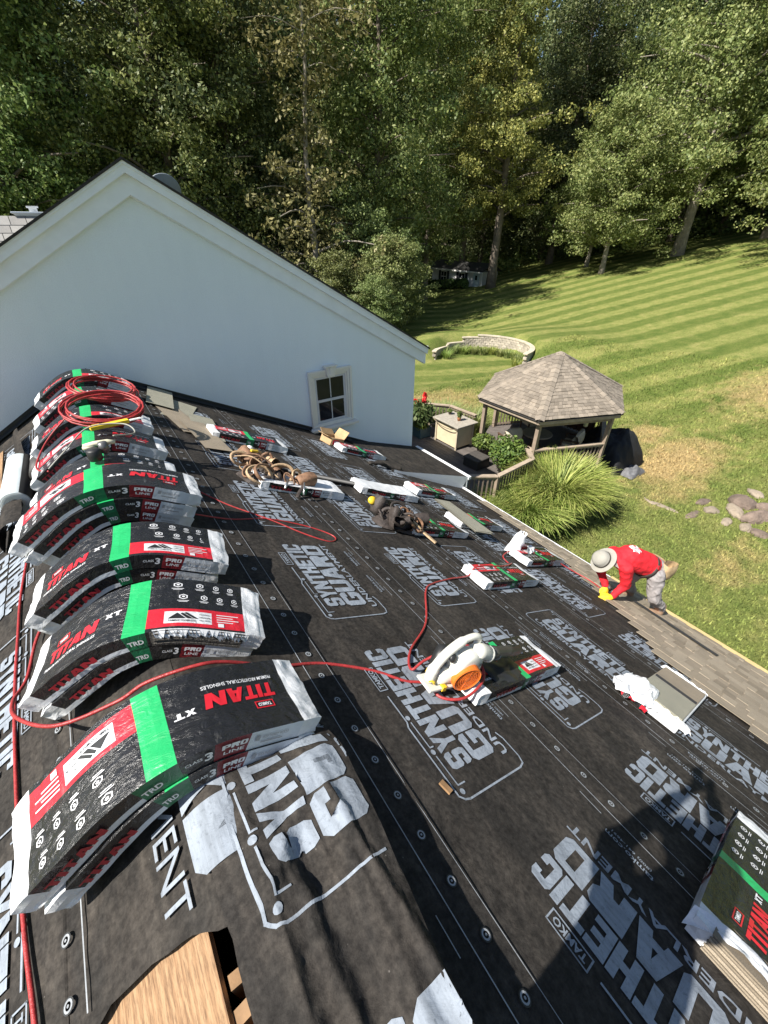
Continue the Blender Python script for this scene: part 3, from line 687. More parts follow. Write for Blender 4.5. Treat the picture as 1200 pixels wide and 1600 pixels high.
def wrapper(bend, seed, white=False, torn=None):
    b = MB(); r = random.Random(seed)
    # perimeter: front bottom -> front top -> top across -> back top -> back bottom
    per = [(-HW, z) for z in ZB[:-1]]+[(w, BT) for w in WB]+[(HW, z) for z in ZB[:-1][::-1]]+[(.06, 0), (-.06, 0)]
    n = len(per); k = len(UB); pts = []
    for i, u in enumerate(UB):
        e = max(0, (abs(u)-.43)/.09); pin = 1-.10*e*e if e else 1
        jag = r.uniform(-.012, .02) if i in (0, k-1) else 0
        for j, (w, z) in enumerate(per):
            a = .0028*(vnoise(u*14+seed, w*14, seed)-.5)*2
            if e: a += .0065*min(1, e*1.5)*(vnoise(u*26, w*24+z*40, seed+3)-.5)*2
            sag = -.008*math.exp(-((w/HW)**2)*2) if z == BT else 0
            du = (.010*(vnoise(w*30, z*60, seed+i)-.5)*2 if i in (0, k-1) else 0)+jag*.6
            zz = z*pin+(a+sag+.004*math.exp(-((abs(u)-.40)/.05)**2)*(vnoise(u*60, w*20, seed)-.5)*2 if z > 0 else (.004*e*(vnoise(w*40, u*30, seed)-.2)))
            ww = w*(1-.03*e)+(a if abs(w) >= HW-1e-6 else 0)
            pts.append(bend(u+du, ww, max(zz, 0)))
    fs = []; ms = []
    for i in range(k-1):
        um = (UB[i]+UB[i+1])/2
        for j in range(n):
            j2 = (j+1) % n; (w0, z0), (w1, z1) = per[j], per[j2]
            if z0 == BT and z1 == BT: m = topmat(um, (w0+w1)/2, white)
            elif z0 == 0 and z1 == 0: m = 0
            elif w0 < 0 and w1 < 0: m = sidemat(um, (z0+z1)/2, -1)
            else: m = sidemat(um, (z0+z1)/2, 1)
            if torn and m != 3 and torn[0] < um < torn[1] and ((w0 < 0 and w1 < 0 and not (z0 == BT and z1 == BT) and not (z0 == 0 and z1 == 0) and torn[2] < 0)): m = 7
            fs.append((i*n+j, (i+1)*n+j, (i+1)*n+j2, i*n+j2)); ms.append(m)
    fs += [tuple(range(n)), tuple(range((k-1)*n+n-1, (k-1)*n-1, -1))]; ms += [0, 0]
    b.add(pts, [f[::-1] for f in fs], ms); return b
def hexring(cx, cy, r):
    P = [(cx+r*math.cos(PI/6+PI/3*i), cy+r*math.sin(PI/6+PI/3*i)) for i in range(6)]; return frame_strip(P+[P[0]], r*.28)
TOPW = block('XT', -.085, -.035, -.008, .018, .1)+textpolys('PREMIUM ARCHITECTURAL SHINGLES', -.38, -.11, -.088, -.071)+textpolys('TAMKO', -.33, -.27, .045, .062)
for i in range(4):
    for j, w in enumerate((.125, .045)):
        cx = .125+.08*i+(.02 if j else 0)
        TOPW += hexring(cx, w+.003, .0145)+disc(cx, w+.004, .006, 5)
        for q in range(2): TOPW += [rc(cx-.020+.005*q, w-.023-.007*q, cx+.020-.005*q, w-.020-.007*q)]
for q in range(4): TOPW += [rc(.285, -.062-.016*q, .40-.03*(q % 2), -.057-.016*q)]
TOPW += [rc(.29, -.142, .32, -.118)]
TOPR = block('TITAN', -.375, -.115, -.05, .018, .06, .12)+frame_strip([(-.34, .038), (-.26, .038), (-.26, .069), (-.34, .069), (-.34, .038)], .005)
TOPK = [[(.10, -.10), (.155, -.10), (.128, -.062)], [(.16, -.10), (.18, -.10), (.145, -.062), (.138, -.068)], [(.185, -.10), (.2, -.10), (.158, -.058), (.15, -.064)]]+textpolys('TAMKO COMPLETE', .10, .19, -.120, -.108)+textpolys('PROLONG', .205, .25, -.075, -.067)+textpolys('PERFORM', .205, .25, -.095, -.087)+textpolys('PROTECT', .205, .25, -.115, -.107)
SIDER = block('TITAN', -.36, -.12, .026, .060, .06, .15)
SIDEW = textpolys('TRD', -.012, .034, .028, .055)+textpolys('CLASS', .085, .125, .045, .06)+textpolys('3', .13, .15, .03, .072)+block('PRO', .172, .246, .05, .074, .08)+textpolys('LINE', .178, .24, .024, .04)+[rc(-.42, .02, -.385, .03)]
SIDEG = textpolys('WEATHERED WOOD', .30, .42, .05, .066)+[rc(.275, .045, .292, .07), rc(.30, .03, .40, .036)]
def lettering(bend, white, parent, torn=None, seed=0):
    b = MB(); o = .0024
    if not white:
        for polys, mi in ((TOPW, 0), (TOPR, 1), (TOPK, 2)):
            for pp in polys: b.add([bend(u, w, BT+o+topz(u, w, seed)) for u, w in pp], [tuple(range(len(pp)))], mi)
    for sg in (-1, 1):
        for polys, mi in ((SIDER, 3), (SIDEW, 0), (SIDEG, 4)):
            for pp in polys:
                if torn and sg == torn[2] and max(u for u, z in pp) > torn[0]: continue
                if sg < 0: b.add([bend(u, -HW-.006, z) for u, z in pp], [tuple(range(len(pp)))], mi)
                else: b.add([bend(.055-u, HW+.006, z) for u, z in pp], [tuple(range(len(pp)))], mi)
    b.build('printed_lettering', [INKW, INKR, RUB_BLK, DREDI, INKG], parent)
DREDI = simple('ink_dark_red', (.33, .014, .025), .4, .15)
def torn_edges(bend, parent, u0, u1, sg=-1):
    b = MB()
    for k in range(9):
        z0 = .004+k*.0085; us = lin(u0, u1, 14); inset = .012*hsh(k, u0)
        for a, c in zip(us[:-1], us[1:]):
            q = [bend(a, sg*(HW+.010-inset), z0), bend(c, sg*(HW+.010-inset), z0), bend(c, sg*(HW+.010-inset), z0+.0052), bend(a, sg*(HW+.010-inset), z0+.0052)]
            q2 = [bend(a, sg*(HW-.03), z0), bend(c, sg*(HW-.03), z0), bend(c, sg*(HW-.03), z0+.0052), bend(a, sg*(HW-.03), z0+.0052)]
            b.add(q+q2, [(0, 1, 2, 3), (3, 2, 6, 7), (0, 4, 5, 1)])
    b.build('shingle_edges', SHEDGE, parent)
    b = MB()
    for k in range(26):
        u = u0+(u1-u0)*k/26; L = .015+.03*hsh(k, 7); w = .02+.02*hsh(k, 3)
        top = sg*(HW+.012)
        b.add([bend(u, sg*HW*.97, BT+.004), bend(u+w, sg*HW*.97, BT+.004), bend(u+w*.8, top+.006*sg*hsh(k), BT-L), bend(u+w*.3, top+.004*sg, BT-L*.6)], [(0, 1, 2, 3)])
    b.build('torn_wrapper', WHITE, parent)
def ridge_stack(y, nb, rot, flips, where, x=0.0, torn=None):
    """nb bundles bent over the ridge, bottom first"""
    out = []
    for k in range(nb):
        dx, dy = x+.022*(hsh(y, k)-.5), .03*(hsh(y, k, 3)-.5)
        fl = flips[k] if k < len(flips) else 0
        word = 'only' if nb == 1 else ['lowest', 'upper', 'third'][k] if nb > 2 else ['lower', 'upper'][k]
        if nb == 3: word = ['lowest', 'middle', 'topmost'][k]
        t = empty('shingle_bundle', (X0+dx-.055, y+dy, Z0+.04), rot+.04*(hsh(y, k, 9)-.5), label='%s wrapped bundle of the ridge stack %s' % (word, where), cat='shingle bundle', group='shingle bundles bent over the ridge')
        _b0 = bend_ridge(k*(BT+.004)); ks = (.945 if y < 1.5 else .905)+.02*hsh(y, k, 5)
        bend = lambda u, w, z, f=_b0, q=ks: f(u*q, w, z)
        if fl:
            # the design is turned end for end while the bend stays with the roof
            bb = lambda u, w, z, f=bend: f(-u, -w, z)
        else: bb = bend
        tk = torn if (torn and k == nb-1) else None
        wrapper(bb, int(y*37)+k*11, False, tk).build('wrapper', BM, t, smooth=False)
        lettering(bb, False, t, tk, int(y*37)+k*11)
        if tk: torn_edges(bb, t, tk[0], tk[1], tk[2])
        out.append(t)
    return out
ridge_stack(1.10, 2, 0.0, (1, 1), 'nearest the camera')
ridge_stack(1.77, 2, R(-14), (0, 0), 'second from the camera, torn on its near side', torn=(.06, .43, -1))
ridge_stack(2.37, 2, R(-10), (0, 0), 'third from the camera')
ridge_stack(3.04, 3, R(-4), (0, 0, 1), 'fourth from the camera')
ridge_stack(3.50, 2, R(-3), (1, 0), 'with the cream nail gun on it')
ridge_stack(4.12, 2, R(-3), (0, 1), 'with the yellow knife on it')
ridge_stack(4.80, 2, R(-2), (1, 0), 'under the nearer red hose coil')
ridge_stack(5.50, 2, R(2), (0, 1), 'under the farther red hose coil')
ridge_stack(6.35, 2, R(0), (0, 0), 'farthest from the camera at the white wall')
def slope_bundle(v, y, rot, label, white=False, h=.035, seed=0, torn=None):
    t = empty('shingle_bundle', M=FR(v, y, h, rot), label=label, cat='shingle bundle', group='shingle bundles laid out on the slope')
    bend = bend_flat(seed)
    wrapper(bend, 200+seed, white, torn).build('wrapper', BM, t); lettering(bend, white, t, torn, 200+seed)
    if torn: torn_edges(bend, t, torn[0], torn[1], torn[2])
    return t
slope_bundle(2.02, 1.0, R(1), 'shingle bundle under the leaf blower', seed=1)
slope_bundle(3.45, 2.05, R(180), 'shingle bundle crossed by the red hose in the middle of the slope', seed=2)
slope_bundle(4.90, 2.46, R(181), 'shingle bundle with crumpled white plastic at its upslope end', seed=3)
slope_bundle(1.80, 3.90, R(178), 'white-topped shingle bundle beside the brown tool belts', True, seed=4)
slope_bundle(3.34, 4.18, R(-3), 'white-topped shingle bundle at the end of the black tube', True, seed=5)
slope_bundle(4.66, 4.52, R(183), 'shingle bundle just below the small eave return', seed=6)
slope_bundle(3.36, 3.12, R(180), 'shingle bundle under the dark tool bag', seed=7)
slope_bundle(4.62, 3.44, R(180), 'shingle bundle partly covered by loose greenish shingles', seed=8)
slope_bundle(1.72, 5.36, R(177), 'shingle bundle lying near the loose tan shingles far up the slope', seed=9)
slope_bundle(4.20, 6.12, R(180), 'shingle bundle at the foot of the open cardboard box', seed=10)
nb_ = slope_bundle(2.05, -.49, R(0), 'near shingle bundle cut by the right edge of the picture', seed=11)
# torn, peeled-open end of the near right bundle showing shingle layers
b = MB()
for k in range(9):
    b.box((-.47+.004*(k % 3), -.03, .006+k*.0098), (.13, .27-.008*(k % 2), .0072))
b.build('shingle_layers', SHING, nb_)
b = MB()
b.grid(lambda s, t: (-.555+.05*math.sin(t*PI)+.02*vnoise(s*6, t*6, 3)+s*.07, -HW-.012+(2*HW+.024)*t, BT+.004+.012*vnoise(s*9, t*9)-.075*(1-s)*(abs(t-.5)*2)**2), lin(0, 1, 8), lin(0, 1, 24))
b.build('peeled_wrapper', WHITE, nb_, smooth=True)
# opened bundle: bare shingles with wrapper remains
ob = empty('opened_shingle_bundle', M=FR(3.54, .30, .035, R(1)), label='opened shingle bundle showing bare tan and green shingles', cat='shingle bundle')
b = MB(); b.box((0, 0, .035), (.96, .36, .07)); b.build('wrapper_base', WHITE, ob, bevel=.01)
for k in range(4):
    b = MB(); b.box((-.16+.004*k, .004*(k % 2), .074+k*.006), (.50, .335, .0055), 0); b.box((.26+.004*k, .003*(k % 3), .074+k*.006), (.34, .335, .0055), 1)
    b.build('shingle', [SHINGG, SHING], ob)
b = MB(); b.box((.085, 0, .098), (.05, .325, .004)); b.build('sealant_strip', DARKSTRIP, ob)
b = MB()
def rno(x, y, s): return 1-2*abs(vnoise(x, y, s)-.5)*1.6
def crumple(cx, cy, rx, ry, hz, seed):
    return lambda u, w: (cx+rx*(u-.5)*2*(.75+.5*vnoise(w*4, 1, seed))+.04*(vnoise(u*5, w*5, seed)-.5), cy+ry*(w-.5)*2*(.75+.5*vnoise(u*4, 2, seed))+.04*(vnoise(u*5, w*5, seed+1)-.5), .07+hz*(.15+.85*rno(u*2.6+w, w*2.2, seed+2))*math.sin(PI*min(1, max(0, u)))**.5*math.sin(PI*w)**.5+.018*rno(u*7, w*7, seed))
b.grid(crumple(-.42, .16, .20, .13, .13, 5), lin(0, 1, 26), lin(0, 1, 24)); b.build('peeled_wrapper', WHITE, ob)
b = MB(); b.grid(crumple(-.46, -.1, .06, .13, .03, 8), lin(0, 1, 12), lin(0, 1, 18)); b.build('peeled_wrapper', WHITE, ob)
b = MB(); b.grid(crumple(.47, 0, .04, .18, .03, 9), lin(0, 1, 8), lin(0, 1, 22)); b.build('peeled_wrapper', WHITE, ob)
b = MB(); b.grid(lambda u, w: (-.60+.05*u, .02+.26*w, .015+.06*vnoise(u*3, w*5, 2)), lin(0, 1, 4), lin(0, 1, 12), lambda i, j: 0 if j % 4 < 2 else 1); b.build('torn_label', [RED, BLACK], ob)
# crumpled white plastic on the bundle lower down
cp = empty('crumpled_plastic', M=FR(4.50, 2.62, .03), label='crumpled white plastic wrapper standing up by a bundle', cat='plastic wrap')
b = MB()
b.grid(lambda u, w: (.11*math.cos(2*PI*u)*(1-.55*w)+.05*(vnoise(u*7, w*5, 3)-.5)+.12*w, .10*math.sin(2*PI*u)*(1-.5*w)+.05*(vnoise(u*7, w*5, 4)-.5)+.05*w, .30*w+.05*(vnoise(u*6, w*6, 9)-.5)), lin(0, 1, 26), lin(0, 1, 12))
b.grid(lambda u, w: (.10+.36*u, -.14+.16*w+.04*(vnoise(u*6, w*4, 2)-.5), .03+.12*vnoise(u*5, w*5, 6)*(1-u*.5)+.08*math.sin(w*PI)), lin(0, 1, 20), lin(0, 1, 10))
b.build('wrap', WHITE, cp)
# loose shingles
def loose(name, M, n, mats, label, L=1.0, Wd=.335, fan=.02, tabs=True):
    t = empty(name, M=M, label=label, cat='shingle')
    for k in range(n):
        b = MB(); N = lin(-L/2, L/2, 10)
        b.grid(lambda u, w: (u, w, .006*k+.012*math.sin(u*3+1)*(w+.2)), N, [-Wd/2, 0, Wd/2]); b.grid(lambda u, w: (u, w, .006*k-.005+.012*math.sin(u*3+1)*(w+.2)), N[::-1], [-Wd/2, 0, Wd/2])
        o = b.build('shingle', mats, t); o.location = (fan*k*(hsh(k)-.2), fan*k*(hsh(k, 2)-.5), .002); o.rotation_euler = (0, 0, .03*(hsh(k, 5)-.5)*k)
    return t
loose('loose_shingles', FR(4.26, 3.44, .13, R(82)), 4, SHINGG, 'stack of pale greenish loose shingles lying across a bundle')
for i, (v, y, r_) in enumerate(((1.05, 6.25, 70), (.95, 5.75, 100), (1.22, 5.60, 84), (1.1, 5.2, 95), (.85, 6.6, 80))):
    loose('loose_shingle', FR(v, y, .035+.01*i, R(r_)), 1, [SHINGG, SHING][i % 2], ['tan loose shingle farthest up beside the ridge stacks', 'greenish loose shingle overlapping the tan ones by the ridge', 'loose shingle nearest the far bundle on the slope', 'loose shingle nearest the camera among those by the ridge stacks', 'loose shingle close to the white wall by the last stack'][i])
o = MB(); o.box((0, 0, .004), (.085, 1.05, .004)); o.build('starter_strip', DARKSTRIP, None, label='narrow dark starter strip lying on the nailed shingles near the worker', cat='shingle strip').matrix_world = FR(5.78, .85, .062, R(-6))
o = MB(); o.box((0, 0, .006), (.028, .06, .010)); o.build('wood_chip', LUMBER, None, label='small splintered wood chip on the underlayment', cat='wood chip').matrix_world = FR(.92, .535, .032, R(12))
# ================================================================== hoses
def hose(pts, label, r=.0085, n=8, mat=None, name='air_hose'):
    b = MB(); b.tube(curve_pts(pts, n), r, 8); return b.build(name, mat or RUB_RED, None, smooth=True, label=label, cat='hose')
hose([PL(.70, .45, .04), PL(.73, .73, .035), PL(.79, 1.06, .03), PL(.845, 1.57, .028), PL(.885, 2.16, .028), PL(.885, 2.7, .028), PL(.875, 3.13, .028), PL(.80, 3.66, .03), PL(.70, 3.9, .03)], 'red air hose running up the left slope beside the ridge')
hose([PL(.60, 2.62, .05), PL(.70, 2.45, .06), PL(.765, 2.2, .06), PL(.73, 1.98, .15), PL(.60, 1.74, .22), PL(.42, 1.54, .2), PL(.2, 1.48, .12), PL(.06, 1.46, .10), PR(.06, 1.42, .10), PR(.2, 1.41, .1), PR(.45, 1.38, .05), PR(.72, 1.36, .03), PR(1.0, 1.24, .03), PR(1.16, 1.12, .03), PR(1.27, 1.05, .05), PR(1.28, .93, .06), PR(1.40, .86, .10), PR(1.58, .90, .16), PR(1.62, 1.02, .21), PR(1.54, 1.10, .25), PR(1.34, 1.16, .12), PR(1.25, 1.17, .05), PR(1.38, 1.32, .04), PR(1.75, 1.55, .03), PR(2.1, 1.92, .03), PR(2.28, 2.02, .03), PR(2.6, 2.08, .035), PR(2.9, 2.1, .05), PR(3.02, 2.12, .15), PR(3.5, 2.12, .15), PR(3.85, 2.22, .12), PR(4.05, 2.35, .035), PR(4.2, 2.55, .035), PR(4.6, 2.6, .13), PR(5.0, 2.5, .14), PR(5.42, 2.2, .05), PR(5.5, 1.9, .05), PR(5.42, 1.72, .06)], 'red air hose crossing the slope past the leaf blower to the worker')
hose([PR(.45, 3.0, .06), PR(.75, 3.02, .03), PR(1.1, 3.08, .03), PR(1.42, 3.0, .03), PR(1.62, 2.88, .03), PR(1.66, 2.78, .03), PR(1.55, 2.72, .03), PR(1.35, 2.84, .03), PR(1.1, 3.06, .036), PR(.8, 3.3, .03), PR(.55, 3.5, .06)], 'red hose loop lying on the slope by the ridge stacks', .006)
def coil(c, r, turns, label, tilt, seed):
    pts = []
    for i in range(turns*20+1):
        a = 2*PI*i/20; rr = r*(1+.26*(vnoise(i*.06, 1, seed)-.5)+.05*math.sin(i*.33)); z = .012+.022*(i/20)*.5+.02*vnoise(i*.21, 2, seed)
        v = Vector((rr*math.cos(a)+.10*(vnoise(i*.045, 3, seed)-.5), rr*.9*math.sin(a), z)); v = RX(tilt[0]) @ RY(tilt[1]) @ v; pts.append(Vector(c)+v)
    b = MB(); b.tube(pts, .0085, 7); return b.build('coiled_air_hose', RUB_RED, None, smooth=True, label=label, cat='hose coil')
coil((X0+.08, 4.45, Z0+.27), .29, 7, 'nearer coil of red air hose lying on the ridge bundles', (R(14), R(7)), 3)
coil((X0+.15, 5.1, Z0+.27), .28, 6, 'farther coil of red air hose on the ridge bundles', (R(10), R(14)), 5)
hose([(X0-.15, 4.6, Z0+.30), (X0-.4, 4.5, Z0+.12), (X0-.52, 4.2, Z0+.02), (X0-.42, 3.95, Z0+.06)], 'loose red hose end hanging from the nearer coil', .0075)
# ================================================================== tools
kn = empty('utility_knife', M=T3(X0+.10, 4.12, Z0+.265) @ RZ(R(12)) @ RY(R(3)), label='yellow handled knife with white blade on a ridge stack', cat='knife')
b = MB(); b.box((0, 0, .015), (.30, .05, .032)); b.box((-.10, 0, .034), (.06, .03, .008)); b.build('handle', YEL, kn, bevel=.008)
b = MB(); b.box((.21, 0, .016), (.13, .03, .012), 0, None, .6); b.build('blade', TRIM, kn, bevel=.003)
ng = empty('nail_gun', M=T3(X0+.0, 3.58, Z0+.26) @ RZ(R(-8)) @ SC(.8, .8, .75), label='cream and black pneumatic nail gun on a ridge stack', cat='nail gun')
CREAMP = simple('cream_plastic', (.62, .58, .42), .45, .12, 8)
b = MB(); b.tube([(-.14, .02, .09), (-.05, .02, .10), (.06, .03, .095), (.12, .03, .08)], [.022, .028, .026, .018], 10, 0); b.box((-.10, .02, .075), (.10, .05, .03)); b.build('handle', CREAMP, ng, smooth=True)
b = MB(); b.lathe([(.0, 0), (.055, 0), (.06, .01), (.06, .10), (.045, .115), (.0, .118)], 16, 0, T3(-.06, -.09, -.02)); b.build('magazine', RUB_BLK, ng, smooth=True)
b = MB(); b.tube([(.02, -.02, .02), (.02, -.02, .12)], [.045, .038], 12); b.tube([(.02, -.02, .0), (.02, -.04, -.03)], [.02, .014], 8); b.build('cylinder', simple('gun_grey', (.16, .16, .16), .4, .2, metal=.5), ng, smooth=True)
hose([(X0+.1, 3.62, Z0+.36), (X0+.25, 3.75, Z0+.3), (X0+.2, 3.95, Z0+.32), (X0-.05, 4.0, Z0+.33), (X0-.25, 3.9, Z0+.22), (X0-.4, 3.85, Z0+.12)], 'grey hose whip attached to the nail gun', .006, 8, simple('hose_grey', (.3, .29, .25), .5, .2))
# rolls on the left slope
b = MB(); rl = empty('membrane_roll', M=FL(.82, 4.72, .135, R(-2)), label='white-faced membrane roll lying on the left slope', cat='roll')
b.lathe([(.045, -.43), (.11, -.43), (.115, -.42), (.115, .42), (.11, .43), (.045, .43), (.045, -.43)], 30, 0, RX(R(90)), caps=False); b.build('roll_body', simple('membrane_white', (.58, .64, .65), .45, .1, 6, .3, 12), rl, smooth=True)
b = MB(); b.lathe([(.04, -.435), (.046, -.435), (.046, .435), (.04, .435)], 20, 0, RX(R(90)), caps=False)
b.grid(lambda u, w: (.118*math.cos(u)+.0, w, .118*math.sin(u)), lin(R(-75), R(30), 8), lin(-.43, .43, 2)); b.build('dark_release_edge', RUB_BLK, rl, smooth=True)
b = MB()
for k in range(5): b.lathe([(.052+.012*k, .4315), (.058+.012*k, .4315)], 26, 0, RX(R(90)), caps=False)
b.build('wound_layers', TRIM, rl)
rl2 = empty('underlayment_roll', M=FL(.58, 5.0, .10, R(-5)), label='dark underlayment roll leaning between the white roll and the ridge stacks', cat='roll')
b = MB(); b.lathe([(.03, -.4), (.085, -.4), (.09, -.3), (.092, .2), (.085, .4), (.03, .4), (.03, -.4)], 24, 0, RX(R(90)), caps=False); b.build('roll_body', simple('roll_dark', (.05, .047, .043), .6, .3, 8, .3, 20), rl2, smooth=True)
b = MB(); b.grid(lambda u, w: (.0945*math.cos(u), w, .0945*math.sin(u)), lin(R(85), R(130), 5), lin(-.15, .3, 2)); b.build('paper_label', TRIM, rl2)
sc = empty('folded_underlayment', M=FL(.93, 4.12, .02, 0), label='bent scrap of stiff underlayment below the white roll', cat='underlayment scrap')
b = MB(); b.grid(lambda u, w: (-.14+.30*u, -.22+.44*w, .16*math.sin(u*PI*.8)**.7+.01*vnoise(u*6, w*6)), lin(0, 1, 14), lin(0, 1, 6)); b.build('sheet', UND, sc, smooth=True)
b = MB(); b.grid(lambda u, w: (.0+.16*u, -.2+.3*w, .10*u+.004), [0, 1], [0, 1]); b.build('silver_backing', simple('silver_back', (.35, .37, .4), .4, .15, 8), sc)
# lifted black flap with dark opening and bare plywood further up the left slope
fl = empty('lifted_underlayment', M=FL(1.02, 5.95, .02, R(4)), label='lifted stiff black underlayment edge near the white wall on the left slope', cat='underlayment scrap')
b = MB(); b.grid(lambda u, w: (-.05+.2*u, -.45+.9*w, .13*math.sin(u*PI*.55)*(.5+.5*w)), lin(0, 1, 10), lin(0, 1, 8)); b.build('sheet', UND, fl, smooth=True)
b = MB(); b.box((0, 0, .009), (.8, 1.25, .016)); b.build('plywood_panel', PLY, None, label='bare orange plywood panel at the left edge of the roof', cat='plywood').matrix_world = FL(1.62, 5.85, .022, R(3))
# black tube
b = MB(); tb = empty('black_tube', M=FR(2.36, 4.31, .065, R(-5)), label='long black plastic tube lying between tool belts and white bundle', cat='tube')
b.lathe([(.026, -.58), (.036, -.58), (.036, .55), (.040, .55), (.040, .60), (.026, .60)], 16, 0, RY(R(90)), caps=False); b.build('tube_wall', RUB_BLK, tb, smooth=True)
b = MB(); b.lathe([(.001, -.56), (.027, -.56)], 12, 0, RY(R(90)), caps=False); b.lathe([(.001, .58), (.027, .58)], 12, 0, RY(R(90)), caps=False); b.build('plug', LEATHERK, tb)
# cardboard box
cb = empty('cardboard_box', M=FR(3.72, 6.42, .03, R(18)), label='small open cardboard box against the wall under the window', cat='box')
for nm, M, d in (('panel', T3(0, 0, .005), (.36, .26, .008)), ('panel', T3(-.176, 0, .07), (.008, .26, .13)), ('panel', T3(.176, 0, .07), (.008, .26, .13)), ('panel', T3(0, -.126, .07), (.344, .008, .13)), ('panel', T3(0, .126, .07), (.344, .008, .13)),
                 ('flap', T3(.175, 0, .135) @ RY(R(-62)) @ T3(.085, 0, 0), (.17, .26, .006)), ('flap', T3(-.18, 0, .135) @ RY(R(15)) @ T3(-.06, 0, 0), (.13, .26, .006)), ('flap', T3(0, .13, .135) @ RX(R(40)) @ T3(0, .06, 0), (.344, .12, .006)), ('flap', T3(0, -.13, .135) @ RX(R(-10)) @ T3(0, .05, .002), (.344, .1, .006))):
    MB().box((0, 0, 0), d, 0, M).build(nm, CARD, cb)
b = MB(); b.box((-.05, -.1312, .07), (.16, .003, .09)); b.build('printed_label', RED, cb)
def heap_mesh(rx, ry, hz, seed, n=30):
    b = MB()
    def fn(u, w):
        a = 2*PI*u; rr = w; k = .75+.5*vnoise(math.cos(a)*1.5+5, math.sin(a)*1.5+5, seed)
        z = hz*(1-rr**2.2)*(.45+.9*vnoise(math.cos(a)*rr*3+7, math.sin(a)*rr*3+7, seed+1))+.05*(vnoise(math.cos(a)*rr*9+20, math.sin(a)*rr*9+20, seed+2)-.5)*(1-rr)
        return (rx*rr*k*math.cos(a), ry*rr*k*math.sin(a), max(0, z))
    b.grid(fn, lin(0, 1, n), lin(0.001, 1, 14)); return b
# ---- tool belts: pouches, straps and loops
def ring(c, a, b_, r, n=18, tilt=None, ph=0.0):
    pts = []
    for i in range(n+1):
        t = 2*PI*i/n+ph; v = Vector((a*math.cos(t), b_*math.sin(t), .012*math.sin(2*t)))
        if tilt is not None: v = tilt @ v
        pts.append(Vector(c)+v)
    return pts
def pouch(c, w, d, h, rotm):
    b = MB(); prof = []
    for i in range(9):
        t = i/8; s = .75+.32*math.sin(t*PI*.8); prof.append((s, t))
    n = 18; vs = []
    for s, t in prof:
        for j in range(n):
            a = 2*PI*j/n; ca, sa = math.cos(a), math.sin(a); k = 1/max(abs(ca)**4+abs(sa)**4, 1e-6)**.25
            vs.append(Vector((ca*k*w/2*s+.012*vnoise(j*.8, t*5, 2), sa*k*d/2*s*.95+.01*vnoise(j*.7, t*4, 6), h*t+.012*vnoise(j, 3)*t)))
    fs = [(i*n+j, i*n+(j+1) % n, (i+1)*n+(j+1) % n, (i+1)*n+j) for i in range(8) for j in range(n)]+[tuple(range(n-1, -1, -1))]
    M = T3(*c) @ rotm
    b.add(vs, fs, 0, M); b.add([v*.9+Vector((0, 0, .01)) for v in vs], [f[::-1] for f in fs[:-1]], 0, M); return b
tb1 = empty('tool_belt', M=FR(1.42, 3.98, .035, R(10)), label='heap of brown leather tool belts with looped straps', cat='tool belt')
for c, w, d, h, m, mt in (((-.02, .26, .09), .22, .16, .2, RX(R(-70)) @ RZ(.4), LEATHER), ((.17, .32, .07), .2, .14, .18, RX(R(75)) @ RZ(1.0), LEATHER2), ((.28, -.18, .07), .24, .15, .22, RY(R(80)) @ RZ(.3), LEATHER), ((.05, -.13, .06), .18, .12, .17, RX(R(-80)) @ RZ(-.6), LEATHERK), ((.13, .12, .05), .2, .13, .2, RX(R(80)) @ RZ(2.2), LEATHER)):
    pouch(c, w, d, h, m).build('pouch', mt, tb1, smooth=True)
heap_mesh(.30, .22, .13, 12).build('leather_apron', LEATHERK, tb1)
_r = random.Random(5)
for k in range(16):
    b = MB(); b.tube(ring((_r.uniform(-.24, .30), _r.uniform(-.22, .36), _r.uniform(.05, .15)), _r.uniform(.05, .12), _r.uniform(.035, .08), .01, 16, RX(R(_r.uniform(15, 85))) @ RY(R(_r.uniform(-40, 40))) @ RZ(_r.uniform(0, 3))), _r.uniform(.006, .010), 5, 0, True, _r.uniform(1.2, 2.4)); b.build('strap_loop', _r.choice((LEATHER, LEATHER2, LEATHERK)), tb1, smooth=True)
for c, a, b_, tl, mt in (((-.14, -.08, .10), .15, .11, RX(R(35)), LEATHER2), ((-.10, -.10, .13), .14, .10, RX(R(48)) @ RY(R(14)), LEATHER), ((-.17, .30, .12), .10, .07, RX(R(60)), LEATHER2), ((.14, -.06, .13), .14, .10, RX(R(52)) @ RY(R(-16)), LEATHER2), ((.22, -.02, .11), .12, .09, RX(R(68)), LEATHER), ((.05, .34, .14), .12, .08, RX(R(55)) @ RY(R(20)), LEATHER2), ((.33, -.08, .12), .10, .07, RX(R(75)) @ RY(R(30)), LEATHER2)):
    b = MB(); b.tube(ring(c, a, b_, .01, 22, tl), .011, 6, 0, True, 1.9); b.build('strap_loop', mt, tb1, smooth=True)
for pts, mt in (([(-.24, .34, .12), (-.12, .18, .20), (.0, .02, .15), (.06, -.14, .11)], LEATHER2), ([(-.20, .38, .10), (-.05, .22, .22), (.08, .06, .18), (.2, -.08, .13), (.3, -.2, .1)], LEATHER), ([(.3, -.28, .1), (.22, -.34, .04), (.16, -.4, .012)], LEATHERK)):
    b = MB(); b.tube(curve_pts(pts, 6), .02, 8, 0, True, .3); b.build('strap', mt, tb1, smooth=True)
b = MB(); b.lathe([(0, 0), (.035, .004), (.04, .03), (.02, .045), (0, .046)], 12, 0, T3(-.02, .40, .2)); b.build('tape_measure', TRIM, tb1, smooth=True)
b = MB(); b.box((.0, .33, .215), (.09, .03, .025)); b.build('knife_handle', YEL, tb1, bevel=.006)
